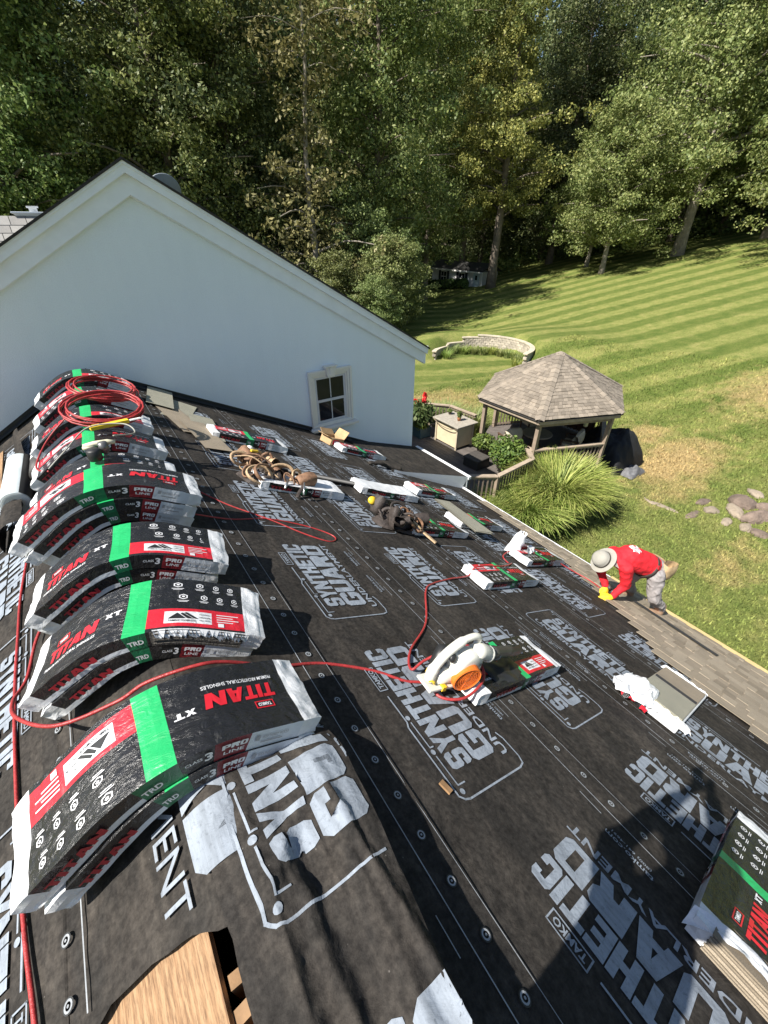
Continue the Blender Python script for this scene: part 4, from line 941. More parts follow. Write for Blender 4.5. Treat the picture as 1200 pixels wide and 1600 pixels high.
b = MB(); b.tube([(.14, -.2, .12), (.05, -.30, .06)], .012, 8); b.tube([(.28, -.3, .14), (.22, -.42, .05)], .011, 8); b.build('hammer_handle', STEEL, tb1, smooth=True)
tb2 = empty('tool_bag', M=FR(2.72, 3.18, .035, R(-18)), label='dark tool bag with yellow tape measure on the slope', cat='tool bag')
for c, w, d, h, m, mt in (((-.20, .14, .03), .22, .17, .20, RX(R(-12)) @ RY(R(14)) @ RZ(.5), LEATHERK), ((.0, .0, .06), .26, .17, .22, RX(R(78)) @ RZ(.2), LEATHERK), ((.2, .04, .07), .22, .15, .22, RY(R(75)) @ RZ(.6), LEATHERK), ((.08, -.16, .05), .2, .13, .18, RX(R(-80)) @ RZ(-.4), LEATHERK)):
    pouch(c, w, d, h, m).build('pouch', mt, tb2, smooth=True)
heap_mesh(.30, .22, .17, 21).build('canvas_body', LEATHERK, tb2)
for k in range(9):
    b = MB(); b.tube(ring((_r.uniform(-.2, .26), _r.uniform(-.2, .16), _r.uniform(.06, .16)), _r.uniform(.05, .11), _r.uniform(.035, .07), .01, 16, RX(R(_r.uniform(15, 85))) @ RY(R(_r.uniform(-40, 40))) @ RZ(_r.uniform(0, 3))), _r.uniform(.007, .012), 5, 0, True, _r.uniform(1.2, 2.4)); b.build('strap_loop', _r.choice((LEATHERK, LEATHERK, LEATHER)), tb2, smooth=True)
for k in range(4):
    pouch((_r.uniform(-.1, .22), _r.uniform(-.16, .1), .08), .13, .09, .15, RX(R(_r.uniform(-60, 60))) @ RY(R(_r.uniform(-60, 60))) @ RZ(_r.uniform(0, 3))).build('pouch', LEATHERK, tb2, smooth=True)
for c, a, b_, tl, mt in (((.02, .06, .16), .13, .09, RX(R(60)) @ RY(R(20)), LEATHERK), ((.2, -.1, .1), .11, .08, RX(R(50)), LEATHER), ((-.12, -.06, .12), .10, .08, RX(R(70)) @ RY(R(-20)), LEATHERK)):
    b = MB(); b.tube(ring(c, a, b_, .01, 20, tl), .012, 6, 0, True, 1.8); b.build('strap_loop', mt, tb2, smooth=True)
b = MB(); b.lathe([(0, -.02), (.045, -.02), (.048, 0), (.045, .02), (0, .02)], 16, 0, T3(-.30, .15, .17) @ RX(R(60))); b.build('tape_measure', YEL, tb2, smooth=True)
b = MB(); b.bar((.2, -.08, .1), (.42, -.34, .03), .05, .02); b.build('leather_holster', LEATHER2, tb2, bevel=.005)
b = MB(); b.tube([(.1, -.05, .16), (.25, -.2, .1)], .014, 8); b.build('pry_bar', SUEDE, tb2, smooth=True)
sc2 = MB(); sc2.tube(curve_pts([PR(4.0, 5.55, .05), PR(4.25, 5.5, .1), PR(4.5, 5.55, .05), PR(4.75, 5.48, .08)], 5), [.02+.02*abs(math.sin(i*1.7)) for i in range(16)], 7); sc2.build('torn_scrap', UND, None, smooth=True, label='twisted dark scrap of underlayment above the eave return', cat='underlayment scrap')
# ---- leaf blower
bl = empty('leaf_blower', M=FR(1.37, 1.02, .085, R(-4)) @ RY(R(-2)), label='white and orange leaf blower resting on a shingle bundle', cat='leaf blower')
CRM = simple('blower_white', (.66, .645, .57), .42, .06, 6); ORG = simple('blower_orange', (.80, .17, .02), .42, .1, 8); DKP = simple('blower_black', (.022, .022, .022), .45, .3, 12)
# local: x along the tube (down the slope), -y towards the camera, z up
b = MB(); M = T3(.08, -.035, .135) @ RX(R(90)) @ RZ(0)
n = 34; prof = [(.0, -.055), (.75, -.055), (.93, -.045), (1.0, -.02), (1.0, .02), (.93, .045), (.75, .055), (.0, .055)]; vs = []
for rr, z in prof:
    for j in range(n):
        a = 2*PI*j/n; rad = .085+.04*((a/(2*PI)+.35) % 1.0); vs.append((rad*rr*math.cos(a), rad*rr*math.sin(a), z))
b.add(vs, [(i*n+j, i*n+(j+1) % n, (i+1)*n+(j+1) % n, (i+1)*n+j) for i in range(len(prof)-1) for j in range(n)], 0, M); b.build('fan_housing', CRM, bl, smooth=True)
b = MB(); b.tube([(.10, -.035, .225), (.16, -.035, .225), (.23, -.03, .20), (.27, -.03, .18)], [.048, .05, .047, .044], 16); b.lathe([(.046, 0), (.052, .004), (.052, .02), (.046, .024)], 18, 0, T3(.245, -.03, .19) @ RY(R(113)), caps=False); b.build('outlet', CRM, bl, smooth=True)
b = MB(); b.tube(curve_pts([(-.13, 0, .03), (-.135, 0, .11), (-.09, 0, .21), (.0, 0, .29), (.09, 0, .315), (.14, 0, .30), (.145, 0, .26), (.125, -.01, .22)], 5), [.034]*6+[.028]*10+[.021]*12+[.020]*8, 12, 0, True, .9); b.build('handle', CRM, bl, smooth=True)
b = MB(); b.tube([(-.10, .0, .05), (-.02, .0, .06), (.02, 0, .1), (0, 0, .17), (-.06, 0, .2)], [.05, .065, .06, .055, .03], 14); b.build('engine_cover', CRM, bl, smooth=True)
b = MB(); b.lathe([(.0, -.012), (.02, -.012), (.028, 0), (.02, .012), (0, .012)], 14, 0, T3(-.055, -.03, .2) @ RX(R(65))); b.tube([(-.11, .02, .11), (-.06, .05, .19), (-.02, .04, .2)], [.04, .045, .03], 10); b.build('fuel_cap', DKP, bl, smooth=True)
g = MB(); M = T3(.055, -.098, .095) @ RX(R(96)) @ RY(R(-10))
for rr in (.018, .032, .046, .060, .074): g.lathe([(rr-.0035, .0), (rr-.0035, .012), (rr+.0035, .012), (rr+.0035, .0)], 26, 0, M, caps=False)
for k in range(12):
    a = 2*PI*k/12; g.bar(tuple(M @ Vector((.012*math.cos(a), .012*math.sin(a), .006))), tuple(M @ Vector((.086*math.cos(a), .086*math.sin(a), .006))), .005, .012)
g.lathe([(.080, -.03), (.092, -.03), (.092, .010), (.086, .016), (.078, .010)], 30, 0, M, caps=False); g.lathe([(0, .013), (.014, .013), (.014, 0)], 12, 0, M, caps=False)
g.build('intake_grille', ORG, bl)
b = MB(); b.lathe([(0, -.02), (.08, -.02)], 20, 0, M, caps=False); b.build('grille_backing', DKP, bl)
b = MB(); b.tube([(.26, -.03, .185), (.34, -.02, .172), (.36, -.018, .168), (.52, .0, .135), (.70, .03, .095)], [.042, .043, .039, .038, .036], 18); b.build('nozzle_tube', simple('tube_grey', (.075, .07, .065), .5, .2, 12), bl, smooth=True)
b = MB(); b.lathe([(.0385, 0), (.042, .002), (.042, .007), (.0385, .009)], 18, 0, T3(.335, -.021, .167) @ RY(R(104)), caps=False); b.lathe([(.0375, 0), (.040, .002), (.040, .006), (.0375, .008)], 18, 0, T3(.37, -.018, .158) @ RY(R(104)), caps=False); b.build('tube_ring', INKG, bl)
b = MB(); b.box((-.04, -.005, .008), (.26, .13, .018)); b.build('base_plate', CRM, bl, bevel=.005)
b = MB(); b.box((-.06, .005, .012), (.03, .16, .03)); b.tube(ring((-.13, -.02, .04), .02, .02, .006, 10), .007, 6); b.build('hose_knot', YEL, bl)
pl = textpolys('STIHL', .125, .19, -.01, .01); b = MB()
for pp in pl: b.add([(x, -.0925, .195+y-.02) for x, y in pp], [tuple(range(len(pp)))])
b.build('printed_name', DKP, bl)
b = MB(); b.box((-.02, 0, .006), (.4, .3, .012)); 
# dark cloth jacket under the tube
ct = empty('black_cloth', M=FR(1.93, .93, .117, 0), label='crumpled black cloth under the blower tube', cat='cloth')
b = MB(); b.grid(lambda u, w: (-.22+.36*u, -.08+.19*w+.02*math.sin(u*9), .004+.026*vnoise(u*5, w*5, 4)*math.sin(PI*u)**.5*math.sin(PI*w)**.5), lin(0, 1, 22), lin(0, 1, 18)); b.build('cloth', DKP, ct)
# ================================================================== ground
def sm(a, b, x): t = np.clip((x-a)/(b-a), 0, 1); return t*t*(3-2*t)
def terrain(x, y):
    x = np.asarray(x, float); y = np.asarray(y, float)
    q = .168*(x-12)-.1*y; q = np.where(q > 0, q, 0)+.25*np.exp(-np.abs(q)*1.2)*0
    far = sm(55, 120, np.hypot(x, y)); q = q*(1-.35*far)
    q = np.where(x > 70, q, q)
    z = GZ+q
    dx = x-21.5; dy = y-20.0; d = np.hypot(np.where(dx > 0, dx, dx*.35), dy)
    out = sm(3.0, 3.5, np.hypot(dx, dy))*(1-sm(3.6, 10, np.hypot(dx, dy)))*sm(-2.5, 1.5, dx+.55*dy); z = z-.35*(1-sm(2.6, 3.2, d))+.85*out
    return z
def tz(x, y): return float(terrain(x, y))
def lawn_color(n, l, pos):
    sx = n.new('ShaderNodeSeparateXYZ'); l.new(pos, sx.inputs[0]); X, Y = sx.outputs[0], sx.outputs[1]
    big = noise(n, l, .35, 4, .6, pos); mid = noise(n, l, 1.7, 4, .65, pos); fine = noise(n, l, 14, 3, .7, pos)
    g = ramp(n, l, mid.outputs['Fac'], [(.3, (.122, .160, .042)), (.5, (.172, .197, .058)), (.72, (.235, .235, .085))]).outputs[0]
    # mowing stripes
    w = math_(n, l, 'ADD', math_(n, l, 'MULTIPLY', X, .39), math_(n, l, 'MULTIPLY', Y, .92)); w = math_(n, l, 'ADD', w, math_(n, l, 'MULTIPLY', big.outputs['Fac'], .5))
    s = math_(n, l, 'SINE', math_(n, l, 'MULTIPLY', w, 2*PI/2.5)); s = math_(n, l, 'MULTIPLY_ADD', s, 1.3, .5); s.node.use_clamp = True
    on = n.new('ShaderNodeMapRange'); on.inputs[1].default_value = 15; on.inputs[2].default_value = 24; l.new(math_(n, l, 'ADD', X, math_(n, l, 'MULTIPLY', Y, .25)), on.inputs[0])
    st = mixc(n, l, s, (.68, .77, .62), (1.22, 1.15, 1.18)); st = mixc(n, l, on.outputs[0], (1, 1, 1), st)
    g = mixc(n, l, 1.0, g, st, 'MULTIPLY')
    # dry patches
    dry = None
    for cx, cy, rx, ry, k in ((16.2, 5.2, 2.6, 1.6, 1.0), (23.6, 5.2, 3.6, 2.0, .75), (12.2, 1.6, 2.0, .8, .55), (13.0, 15.0, 3.6, 2.2, .9), (17.5, 6.9, 1.4, 1.2, .8), (11, -.6, 2.2, .8, .6), (15.2, 4.2, 2.4, .7, .7)):
        a = math_(n, l, 'POWER', math_(n, l, 'DIVIDE', math_(n, l, 'SUBTRACT', X, cx), rx), 2.0); b = math_(n, l, 'POWER', math_(n, l, 'DIVIDE', math_(n, l, 'SUBTRACT', Y, cy), ry), 2.0)
        e = math_(n, l, 'MULTIPLY', math_(n, l, 'EXPONENT', math_(n, l, 'MULTIPLY', math_(n, l, 'ADD', a, b), -1.0)), k)
        dry = e if dry is None else math_(n, l, 'MAXIMUM', dry, e)
    dn = math_(n, l, 'MULTIPLY_ADD', mid.outputs['Fac'], 1.9, -.95); dd = math_(n, l, 'ADD', dry, math_(n, l, 'MULTIPLY', dn, .55)); dd = math_(n, l, 'MULTIPLY_ADD', dd, 1.6, -.42); dd.node.use_clamp = True
    c = mixc(n, l, dd, g, (.37, .275, .135))
    f = ramp(n, l, fine.outputs['Fac'], [(.3, (.62, .66, .6)), (.7, (1.3, 1.26, 1.2))]).outputs[0]
    return mixc(n, l, 1.0, c, f, 'MULTIPLY'), fine
def m_lawn(name, bumpy=True, rnd=False):
    m, n, l, p = mk(name); g = n.new('ShaderNodeNewGeometry'); c, fine = lawn_color(n, l, g.outputs['Position'])
    # woodland floor under the trees
    if rnd:
        hs = n.new('ShaderNodeHueSaturation'); l.new(c, hs.inputs['Color']); l.new(math_(n, l, 'MULTIPLY_ADD', g.outputs['Random Per Island'], .8, .75), hs.inputs['Value']); c = hs.outputs[0]
    l.new(c, p.inputs['Base Color']); p.inputs['Roughness'].default_value = .9; p.inputs['Specular IOR Level'].default_value = .15
    if bumpy:
        t = noise(n, l, 30, 4, .75, g.outputs['Position']); bump(n, l, t.outputs['Fac'], .9, .06, p)
    return m
LAWN = m_lawn('lawn')
xs = np.concatenate([np.arange(-90, -10, 4.0), np.arange(-10, 34, .4), np.arange(34, 90, 2.0), np.arange(90, 420, 22.0)])
ys = np.concatenate([np.arange(-160, -12, 8.0), np.arange(-12, 34, .4), np.arange(34, 90, 2.0), np.arange(90, 420, 22.0)])
XX, YY = np.meshgrid(xs, ys, indexing='ij'); ZZ = terrain(XX, YY); nx, ny = XX.shape
idx = np.arange(nx*ny).reshape(nx, ny); F = np.stack([idx[:-1, :-1], idx[1:, :-1], idx[1:, 1:], idx[:-1, 1:]], -1).reshape(-1, 4)
link('lawn', np_mesh('lawn', np.stack([XX, YY, ZZ], -1).reshape(-1, 3), F, LAWN, 4, True), kind='structure')
# near grass blades
def grass_blades():
    n = 150000
    x = rng.uniform(5.6, 27, n*2); y = rng.uniform(-3.5, 17, n*2); w = np.hypot(x, y)
    keep = (rng.uniform(0, 1, n*2) < np.clip(1.25-.045*w, .12, 1)) & ~((x < 13.2) & (y > 6.0) & (y < 13)) & (x > 5.75)
    x = x[keep][:n]; y = y[keep][:n]; n = len(x); z = terrain(x, y)
    h = rng.uniform(.035, .085, n)*(1+.02*x); a = rng.uniform(0, 2*PI, n); wd = rng.uniform(.006, .013, n)*(1+.06*x); le = rng.uniform(.2, .9, n)*h; b = rng.uniform(0, 2*PI, n)
    P0 = np.stack([x-np.cos(a)*wd, y-np.sin(a)*wd, z-.01], -1); P1 = np.stack([x+np.cos(a)*wd, y+np.sin(a)*wd, z-.01], -1); P2 = np.stack([x+np.cos(b)*le, y+np.sin(b)*le, z+h], -1)
    V = np.stack([P0, P1, P2], 1).reshape(-1, 3); return V, np.arange(3*n).reshape(-1, 3)
V, F = grass_blades(); link('grass', np_mesh('grass', V, F, m_lawn('grass_blade', False, True), 3), None, 'short mown grass blades covering the lawn', 'grass', kind='stuff')
# ================================================================== timber deck, railing, gazebo
DZ = -6.6
DECK = simple('deck_board', (.11, .095, .085), .75, .25, 5, .2, 40, rnd=.14); RAILW = simple('rail_wood', (.34, .27, .20), .75, .2, 6, .2, 40, rnd=.06); BALU = simple('baluster_wood', (.155, .12, .095), .75, .2, 6, rnd=.1)
POSTW = simple('post_wood', (.26, .20, .15), .75, .2, 6, .2, 40)
deck = empty('deck', (9, 9, GZ), label='dark timber deck between the white house and the gazebo', cat='deck')
k = 0; x = 5.75
while x < 10.4:
    y0 = 7.15 if x < 7.4 else (7.05 if x < 7.75 else 6.75)
    b = MB(); b.box((x+.067, (y0+13.4)/2, DZ-.014), (.134, 13.4-y0, .028)); b.build('deck_board', DECK, deck); x += .14
b = MB()
for yy in (7.3, 9, 11, 13): b.box((8.0, yy, DZ-.12), (4.8, .045, .18))
b.box((5.85, 10, (DZ+GZ)/2-.15), (.1, .1, .6)); b.box((8.2, 6.9, (DZ+GZ)/2-.15), (.1, .1, .55)); b.build('joist_frame', LUMBER, deck); adopt(deck)
def railing(pts, label, z0=DZ, top=.92, sp=.125, posts=True, name='deck_railing', skip=()):
    r = empty(name, (pts[0][0], pts[0][1], z0), label=label, cat='railing')
    for i, (p, q) in enumerate(zip(pts[:-1], pts[1:])):
        p = Vector((*p, 0)); q = Vector((*q, 0)); d = q-p; L = d.length; d.normalize()
        b = MB(); b.bar(p+Vector((0, 0, z0+top)), q+Vector((0, 0, z0+top)), .14, .035); b.build('top_rail', RAILW, r)
        b = MB(); b.bar(p+Vector((0, 0, z0+top-.06)), q+Vector((0, 0, z0+top-.06)), .04, .075); b.build('upper_rail', RAILW, r)
        b = MB(); b.bar(p+Vector((0, 0, z0+.10)), q+Vector((0, 0, z0+.10)), .04, .075); b.build('lower_rail', RAILW, r)
        n = int(L/sp)
        for k in range(1, n):
            c = p+d*(k*L/n); b = MB(); b.bar(c+Vector((0, 0, z0+.02)), c+Vector((0, 0, z0+top-.03)), .036, .036, 0, d); b.build('baluster', BALU, r)
        b = MB(); b.bar(p+Vector((0, 0, z0-.35)), p+Vector((0, 0, z0+top-.02)), .09, .09, 0, d); b.build('post', POSTW, r)
    adopt(r); return r
railing([(7.55, 7.02), (8.28, 6.52), (9.91, 6.66), (10.40, 7.30)], 'brown slatted deck railing beside the tall ornamental grass')
railing([(9.6, 12.9), (10.9, 11.4), (11.0, 10.1)], 'brown railing behind the bar counter on the deck')
GC = Vector((12.6, 8.3)); GRd = 2.62; GE = -4.6; GA = -3.32
ang = [R(100+60*i+21) for i in range(6)]
pc = [(-2.44, 1.0), (-2.44, -1.43), (.07, -2.46), (2.44, -1.0), (2.44, 1.43), (-.07, 2.46)]
C6 = [Vector((GC.x+a*1.02, GC.y+c*1.02, GE)) for a, c in pc]
gz_ = empty('gazebo', (GC.x, GC.y, GZ), label='hexagonal wooden gazebo with tan shingled roof', cat='gazebo')
apex = Vector((GC.x, GC.y, GA))
for i in range(6):
    A, B = C6[i], C6[(i+1) % 6]
    rf = MB(); rf.add([A, B, apex], [(0, 1, 2)]); rf.add([A-Vector((0, 0, .05)), B-Vector((0, 0, .05)), apex-Vector((0, 0, .05))], [(2, 1, 0)])
    roof = rf.build('roof_panel', DARKROOF, gz_)
    nrm = (B-A).cross(apex-A).normalized(); 
    if nrm.z < 0: nrm = -nrm
    b = MB(); rows = 21
    for r_ in range(rows):
        t0, t1 = r_/rows, (r_+1)/rows
        a0 = A.lerp(apex, t0); b0 = B.lerp(apex, t0); a1 = A.lerp(apex, min(1, t1+.012)); b1 = B.lerp(apex, min(1, t1+.012)); W0 = (b0-a0).length; u = -.1*hsh(r_, i)
        while u < W0-.01:
            w = .10+.11*hsh(r_, u, i); ua, ub = max(0, u)/W0, min(W0, u+w-.004)/W0
            h0 = .014+.010*(hsh(u, r_)>.55); q = [a0.lerp(b0, ua)+nrm*h0, a0.lerp(b0, ub)+nrm*h0, a1.lerp(b1, ub)+nrm*.004, a1.lerp(b1, ua)+nrm*.004, a0.lerp(b0, ua), a0.lerp(b0, ub)]
            b.add(q, [(0, 1, 2, 3), (4, 5, 1, 0)]); u += w
    b.build('shingle_courses', SHINGB, roof, kind='stuff')
    # hip cap pieces
    b = MB(); N = 15; nA = Vector((A.x-GC.x, A.y-GC.y, 0)).normalized(); side = Vector((-nA.y, nA.x, 0))
    for k in range(N):
        t0, t1 = k/N, (k+1)/N+.01; p0 = A.lerp(apex, t0); p1 = A.lerp(apex, min(1, t1)); h0 = .045; h1 = .03; dn = Vector((0, 0, -.045))
        b.add([p0+side*.13+dn+Vector((0, 0, h0)), p0+Vector((0, 0, h0)), p0-side*.13+dn+Vector((0, 0, h0)), p1+side*.13+dn+Vector((0, 0, h1)), p1+Vector((0, 0, h1)), p1-side*.13+dn+Vector((0, 0, h1))], [(0, 1, 4, 3), (1, 2, 5, 4)])
    b.build('hip_cap', SHINGB, gz_)
    b = MB(); ins = .97; a_ = apex.lerp(A, ins); c_ = apex.lerp(B, ins); a_.z = c_.z = GE-.09; b.bar(a_, c_, .04, .14); b.build('fascia', RAILW, gz_)
    b = MB(); pa = GC.lerp(Vector((A.x, A.y)), .88); pb = GC.lerp(Vector((B.x, B.y)), .88); b.bar((pa.x, pa.y, GE-.22), (pb.x, pb.y, GE-.22), .07, .2); b.build('beam', POSTW, gz_)
    b = MB(); b.box((pa.x, pa.y, (DZ+GE-.1)/2), (.12, .12, GE-.1-DZ)); b.build('post', POSTW, gz_)
b = MB(); b.prism([(GC.x+.95*(c.x-GC.x), GC.y+.95*(c.y-GC.y)) for c in C6], DZ-.2, DZ-.005); b.build('floor', DECK, gz_)
b = MB(); b.prism([(GC.x+.9*(c.x-GC.x), GC.y+.9*(c.y-GC.y)) for c in C6], GZ-.3, DZ-.2); b.build('skirt', simple('lattice_dark', (.06, .05, .042), .8, .3, 9), gz_); adopt(gz_)
P6 = [GC.lerp(Vector((c.x, c.y)), .88) for c in C6]
railing([(10.40, 7.30), tuple(P6[1].lerp(P6[2], .0)), tuple(P6[2])], 'brown gazebo railing with slats facing the house', name='gazebo_railing')
railing([tuple(P6[2]), tuple(P6[3]), tuple(P6[4]), tuple(P6[5])], 'brown gazebo railing along its lawn side', name='gazebo_railing')
# furniture
CUSH = simple('cushion_beige', (.55, .48, .36), .9, .1, 8, .3, 60); WICK = simple('wicker_brown', (.09, .05, .03), .8, .4, 40, .6, 80)
def chair(x, y, rz, label):
    t = empty('patio_chair', (x, y, DZ), rz, label=label, cat='chair', group='chairs in the gazebo')
    b = MB(); b.box((0, 0, .38), (.58, .55, .12)); b.build('seat_cushion', CUSH, t, bevel=.04, seg=3)
    b = MB(); b.grid(lambda u, w: (-.31+.62*u, .30+.06*math.sin(w*PI)-.10*(2*u-1)**2, .42+.52*w-.16*w*(2*u-1)**4), lin(0, 1, 12), lin(0, 1, 8)); b.grid(lambda u, w: (-.31+.62*u, .22-.06*math.sin(w*PI)-.10*(2*u-1)**2, .42+.52*w-.16*w*(2*u-1)**4), lin(1, 0, 12), lin(0, 1, 8)); b.grid(lambda u, w: (-.31+.62*u, .22+.08*w-.10*(2*u-1)**2, .94-.16*(2*u-1)**4), lin(0, 1, 12), lin(0, 1, 2)); b.build('backrest', CUSH, t, smooth=True)
    for sx in (-1, 1):
        b = MB(); b.bar((sx*.33, -.28, .58), (sx*.33, .30, .60), .06, .03); b.build('armrest', WICK, t)
        for sy in (-.27, .27): b = MB(); b.bar((sx*.31, sy, 0), (sx*.31, sy, .58), .045, .045, 0, (0, 1, 0)); b.build('leg', WICK, t)
chair(11.35, 8.7, R(160), 'beige cushioned patio chair at the open left side of the gazebo'); chair(12.9, 7.3, R(200), 'beige cushioned patio chair near the gazebo front rail'); chair(13.3, 9.3, R(-20), 'beige cushioned patio chair at the back of the gazebo')
tt = empty('patio_table', (12.3, 8.3, DZ), label='low round wicker table inside the gazebo', cat='table')
b = MB(); b.lathe([(0, .52), (.5, .52), (.52, .545), (.5, .57), (0, .57)], 24); b.build('table_top', simple('table_top', (.34, .28, .2), .6, .2, 9), tt, smooth=False)
b = MB(); b.lathe([(.3, 0), (.22, .06), (.12, .3), (.2, .52)], 16); b.build('pedestal', WICK, tt)
cu = empty('curtain', (13.9, 9.2, DZ), label='brown gathered curtain hanging at the back of the gazebo', cat='curtain')
b = MB(); p, q = P6[3].lerp(P6[4], .1), P6[3].lerp(P6[4], .85)
b.grid(lambda u, w: (p.x+(q.x-p.x)*u-.06+.03*math.sin(u*50), p.y+(q.y-p.y)*u+.02*math.sin(u*50), DZ+.1+1.75*w), lin(0, 1, 80), lin(0, 1, 3)); b.build('cloth', simple('curtain_brown', (.10, .055, .035), .9, .2, 6), cu, smooth=True); adopt(cu)
lt = empty('lantern', (12.85, 6.95, -5.45), label='pale hanging lantern under the gazebo eave', cat='lantern')
b = MB(); b.lathe([(.0, 0), (.06, 0), (.07, .02), (.07, .2), (.04, .24), (0, .25)], 10); b.build('glass_body', simple('lantern_pale', (.6, .58, .34), .3, .1), lt)
b = MB(); b.tube([(0, 0, .25), (0, 0, .62)], .006, 6); b.build('hanger', RUB_BLK, lt)
# bar counter
bar = empty('bar_counter', (10.1, 10.3, DZ), label='beige outdoor bar counter with stone top on the deck', cat='counter')
BEI = simple('counter_beige', (.60, .50, .33), .8, .08, 4, .2, 60); STONE = simple('counter_stone', (.33, .30, .25), .6, .25, 14)
b = MB(); b.box((10.14, 10.28, DZ+.46), (.72, 1.08, .80)); b.build('body', BEI, bar, bevel=.01)
b = MB(); b.box((10.14, 10.28, DZ+.885), (.98, 1.34, .05)); b.build('counter_top', STONE, bar, bevel=.012)
for dx in (-.37, .37):
    for dy in (-.55, .55): b = MB(); b.box((10.14+dx, 10.28+dy, DZ+.43), (.06, .06, .86)); b.build('corner_post', simple('bar_post', (.5, .42, .3), .7, .1), bar)
b = MB(); b.tube(curve_pts([(9.655, 10.9, DZ+.86), (9.64, 10.6, DZ+.76), (9.64, 10.28, DZ+.73), (9.64, 9.95, DZ+.76), (9.655, 9.66, DZ+.86)], 6), .014, 6); b.build('swag_trim', simple('swag', (.2, .16, .11), .8, .1), bar); adopt(bar)
# leaf generator
def leaf_cloud(n, rad, squash, size, seed, up=.5, ctr=(0, 0, 0), shell=.5):
    r = np.random.default_rng(seed); d = r.normal(size=(n, 3)); d /= np.linalg.norm(d, axis=1)[:, None]
    t = (shell+(1-shell)*r.random(n))[:, None]; P = d*t*np.array([rad, rad, rad*squash])+np.array(ctr)
    return leaves_at(P, d, size, r, up)
def leaves_at(P, d, size, r, up=.5, aspect=.55):
    n = len(P); N = d*.6+r.normal(size=(n, 3))*.7+np.array([0, 0, up]); N /= np.linalg.norm(N, axis=1)[:, None]
    A = r.normal(size=(n, 3)); A -= (A*N).sum(1)[:, None]*N; A /= np.linalg.norm(A, axis=1)[:, None]; B = np.cross(N, A)
    s = (size*(.6+.8*r.random(n)))[:, None]
    V = np.stack([P-A*s, P+B*s*aspect-N*s*.15, P+A*s, P-B*s*aspect-N*s*.15], 1).reshape(-1, 3)
    return V, np.arange(4*n).reshape(-1, 4)
def m_leaf(name, c1, c2, c3, trans=.3, rnd=.18, wscale=.35):
    m, n, l, p = mk(name); g = n.new('ShaderNodeNewGeometry'); oi = n.new('ShaderNodeObjectInfo')
    t = noise(n, l, wscale, 3, .6, g.outputs['Position']); f = math_(n, l, 'ADD', math_(n, l, 'MULTIPLY', g.outputs['Random Per Island'], .6), math_(n, l, 'MULTIPLY', t.outputs['Fac'], .5))
    c = ramp(n, l, f, [(.2, c1), (.5, c2), (.85, c3)]).outputs[0]
    hs = n.new('ShaderNodeHueSaturation'); l.new(c, hs.inputs['Color']); l.new(math_(n, l, 'MULTIPLY_ADD', oi.outputs['Random'], 2*rnd, 1-rnd), hs.inputs['Value']); l.new(math_(n, l, 'MULTIPLY_ADD', oi.outputs['Random'], .04, .48), hs.inputs['Hue']); c = hs.outputs[0]
    l.new(c, p.inputs['Base Color']); p.inputs['Roughness'].default_value = .55; p.inputs['Specular IOR Level'].default_value = .35
    tr = n.new('ShaderNodeBsdfTranslucent'); l.new(c, tr.inputs[0]); mx = n.new('ShaderNodeMixShader'); mx.inputs[0].default_value = trans
    l.new(p.outputs[0], mx.inputs[1]); l.new(tr.outputs[0], mx.inputs[2]); l.new(mx.outputs[0], n['Material Output'].inputs[0]); return m
LEAFP = m_leaf('leaf_plant', (.05, .10, .02), (.10, .17, .035), (.20, .28, .06)); LEAFD = m_leaf('leaf_shrub', (.025, .05, .012), (.05, .09, .02), (.10, .15, .035))
LEAFY = m_leaf('leaf_lime', (.16, .22, .03), (.26, .34, .05), (.36, .42, .08))
TERRA = simple('terracotta', (.36, .14, .06), .8, .15, 9); POTB = simple('pot_brown', (.05, .035, .03), .5, .3, 9); TEAL = simple('planter_teal', (.05, .10, .12), .5, .2, 6)
def potted(x, y, z, rad, ph, lr, sq, nleaf, size, label, pm, name='potted_plant', lm=None, zoff=.0, seed=1):
    t = empty(name, (x, y, z), label=label, cat='plant')
    b = MB(); b.lathe([(rad*.7, 0), (rad*.95, ph*.7), (rad*1.05, ph*.95), (rad*1.0, ph), (rad*.85, ph*.96), (0, ph*.93)], 20); b.build('pot', pm, t, smooth=True)
    V, F = leaf_cloud(nleaf, lr, sq, size, seed, .6, (0, 0, ph+lr*sq*.75+zoff), .25); link('foliage', np_mesh('foliage', V, F, lm or LEAFP), t)
    b = MB(); 
    for k in range(6): a = k*1.05; b.tube([(0, 0, ph*.9), (math.cos(a)*lr*.3, math.sin(a)*lr*.3, ph+lr*sq*.6), (math.cos(a)*lr*.7, math.sin(a)*lr*.7, ph+lr*sq*1.0)], [.012, .009, .005], 5)
    b.build('stem', LEATHER, t); return t
potted(10.3, 8.95, DZ, .22, .32, .42, .62, 1600, .05, 'round leafy shrub in a dark ribbed pot by the bar counter', POTB, seed=3)
potted(9.95, 7.62, DZ, .25, .3, .58, 1.0, 2600, .055, 'tall bushy potted shrub beside the deck railing', POTB, seed=4)
potted(10.3, 7.05, DZ, .18, .2, .28, .6, 700, .045, 'small lime green plant at the deck corner', POTB, lm=LEAFY, seed=5)
potted(10.15, 10.1, DZ+.91, .07, .13, .10, 1.5, 160, .035, 'little plant in a terracotta pot on the bar counter', TERRA, seed=6)
potted(10.3, 10.75, DZ+.91, .06, .08, .11, .8, 140, .03, 'small dark pot plant at the back of the counter', POTB, seed=8)
pb_ = empty('planter_box', (9.55, 11.5, DZ), label='dark teal planter with red canna flowers beside the house', cat='planter')
b = MB(); b.box((0, 0, .2), (.5, .62, .4), 0, None, 1.06); b.build('box', TEAL, pb_, bevel=.012)
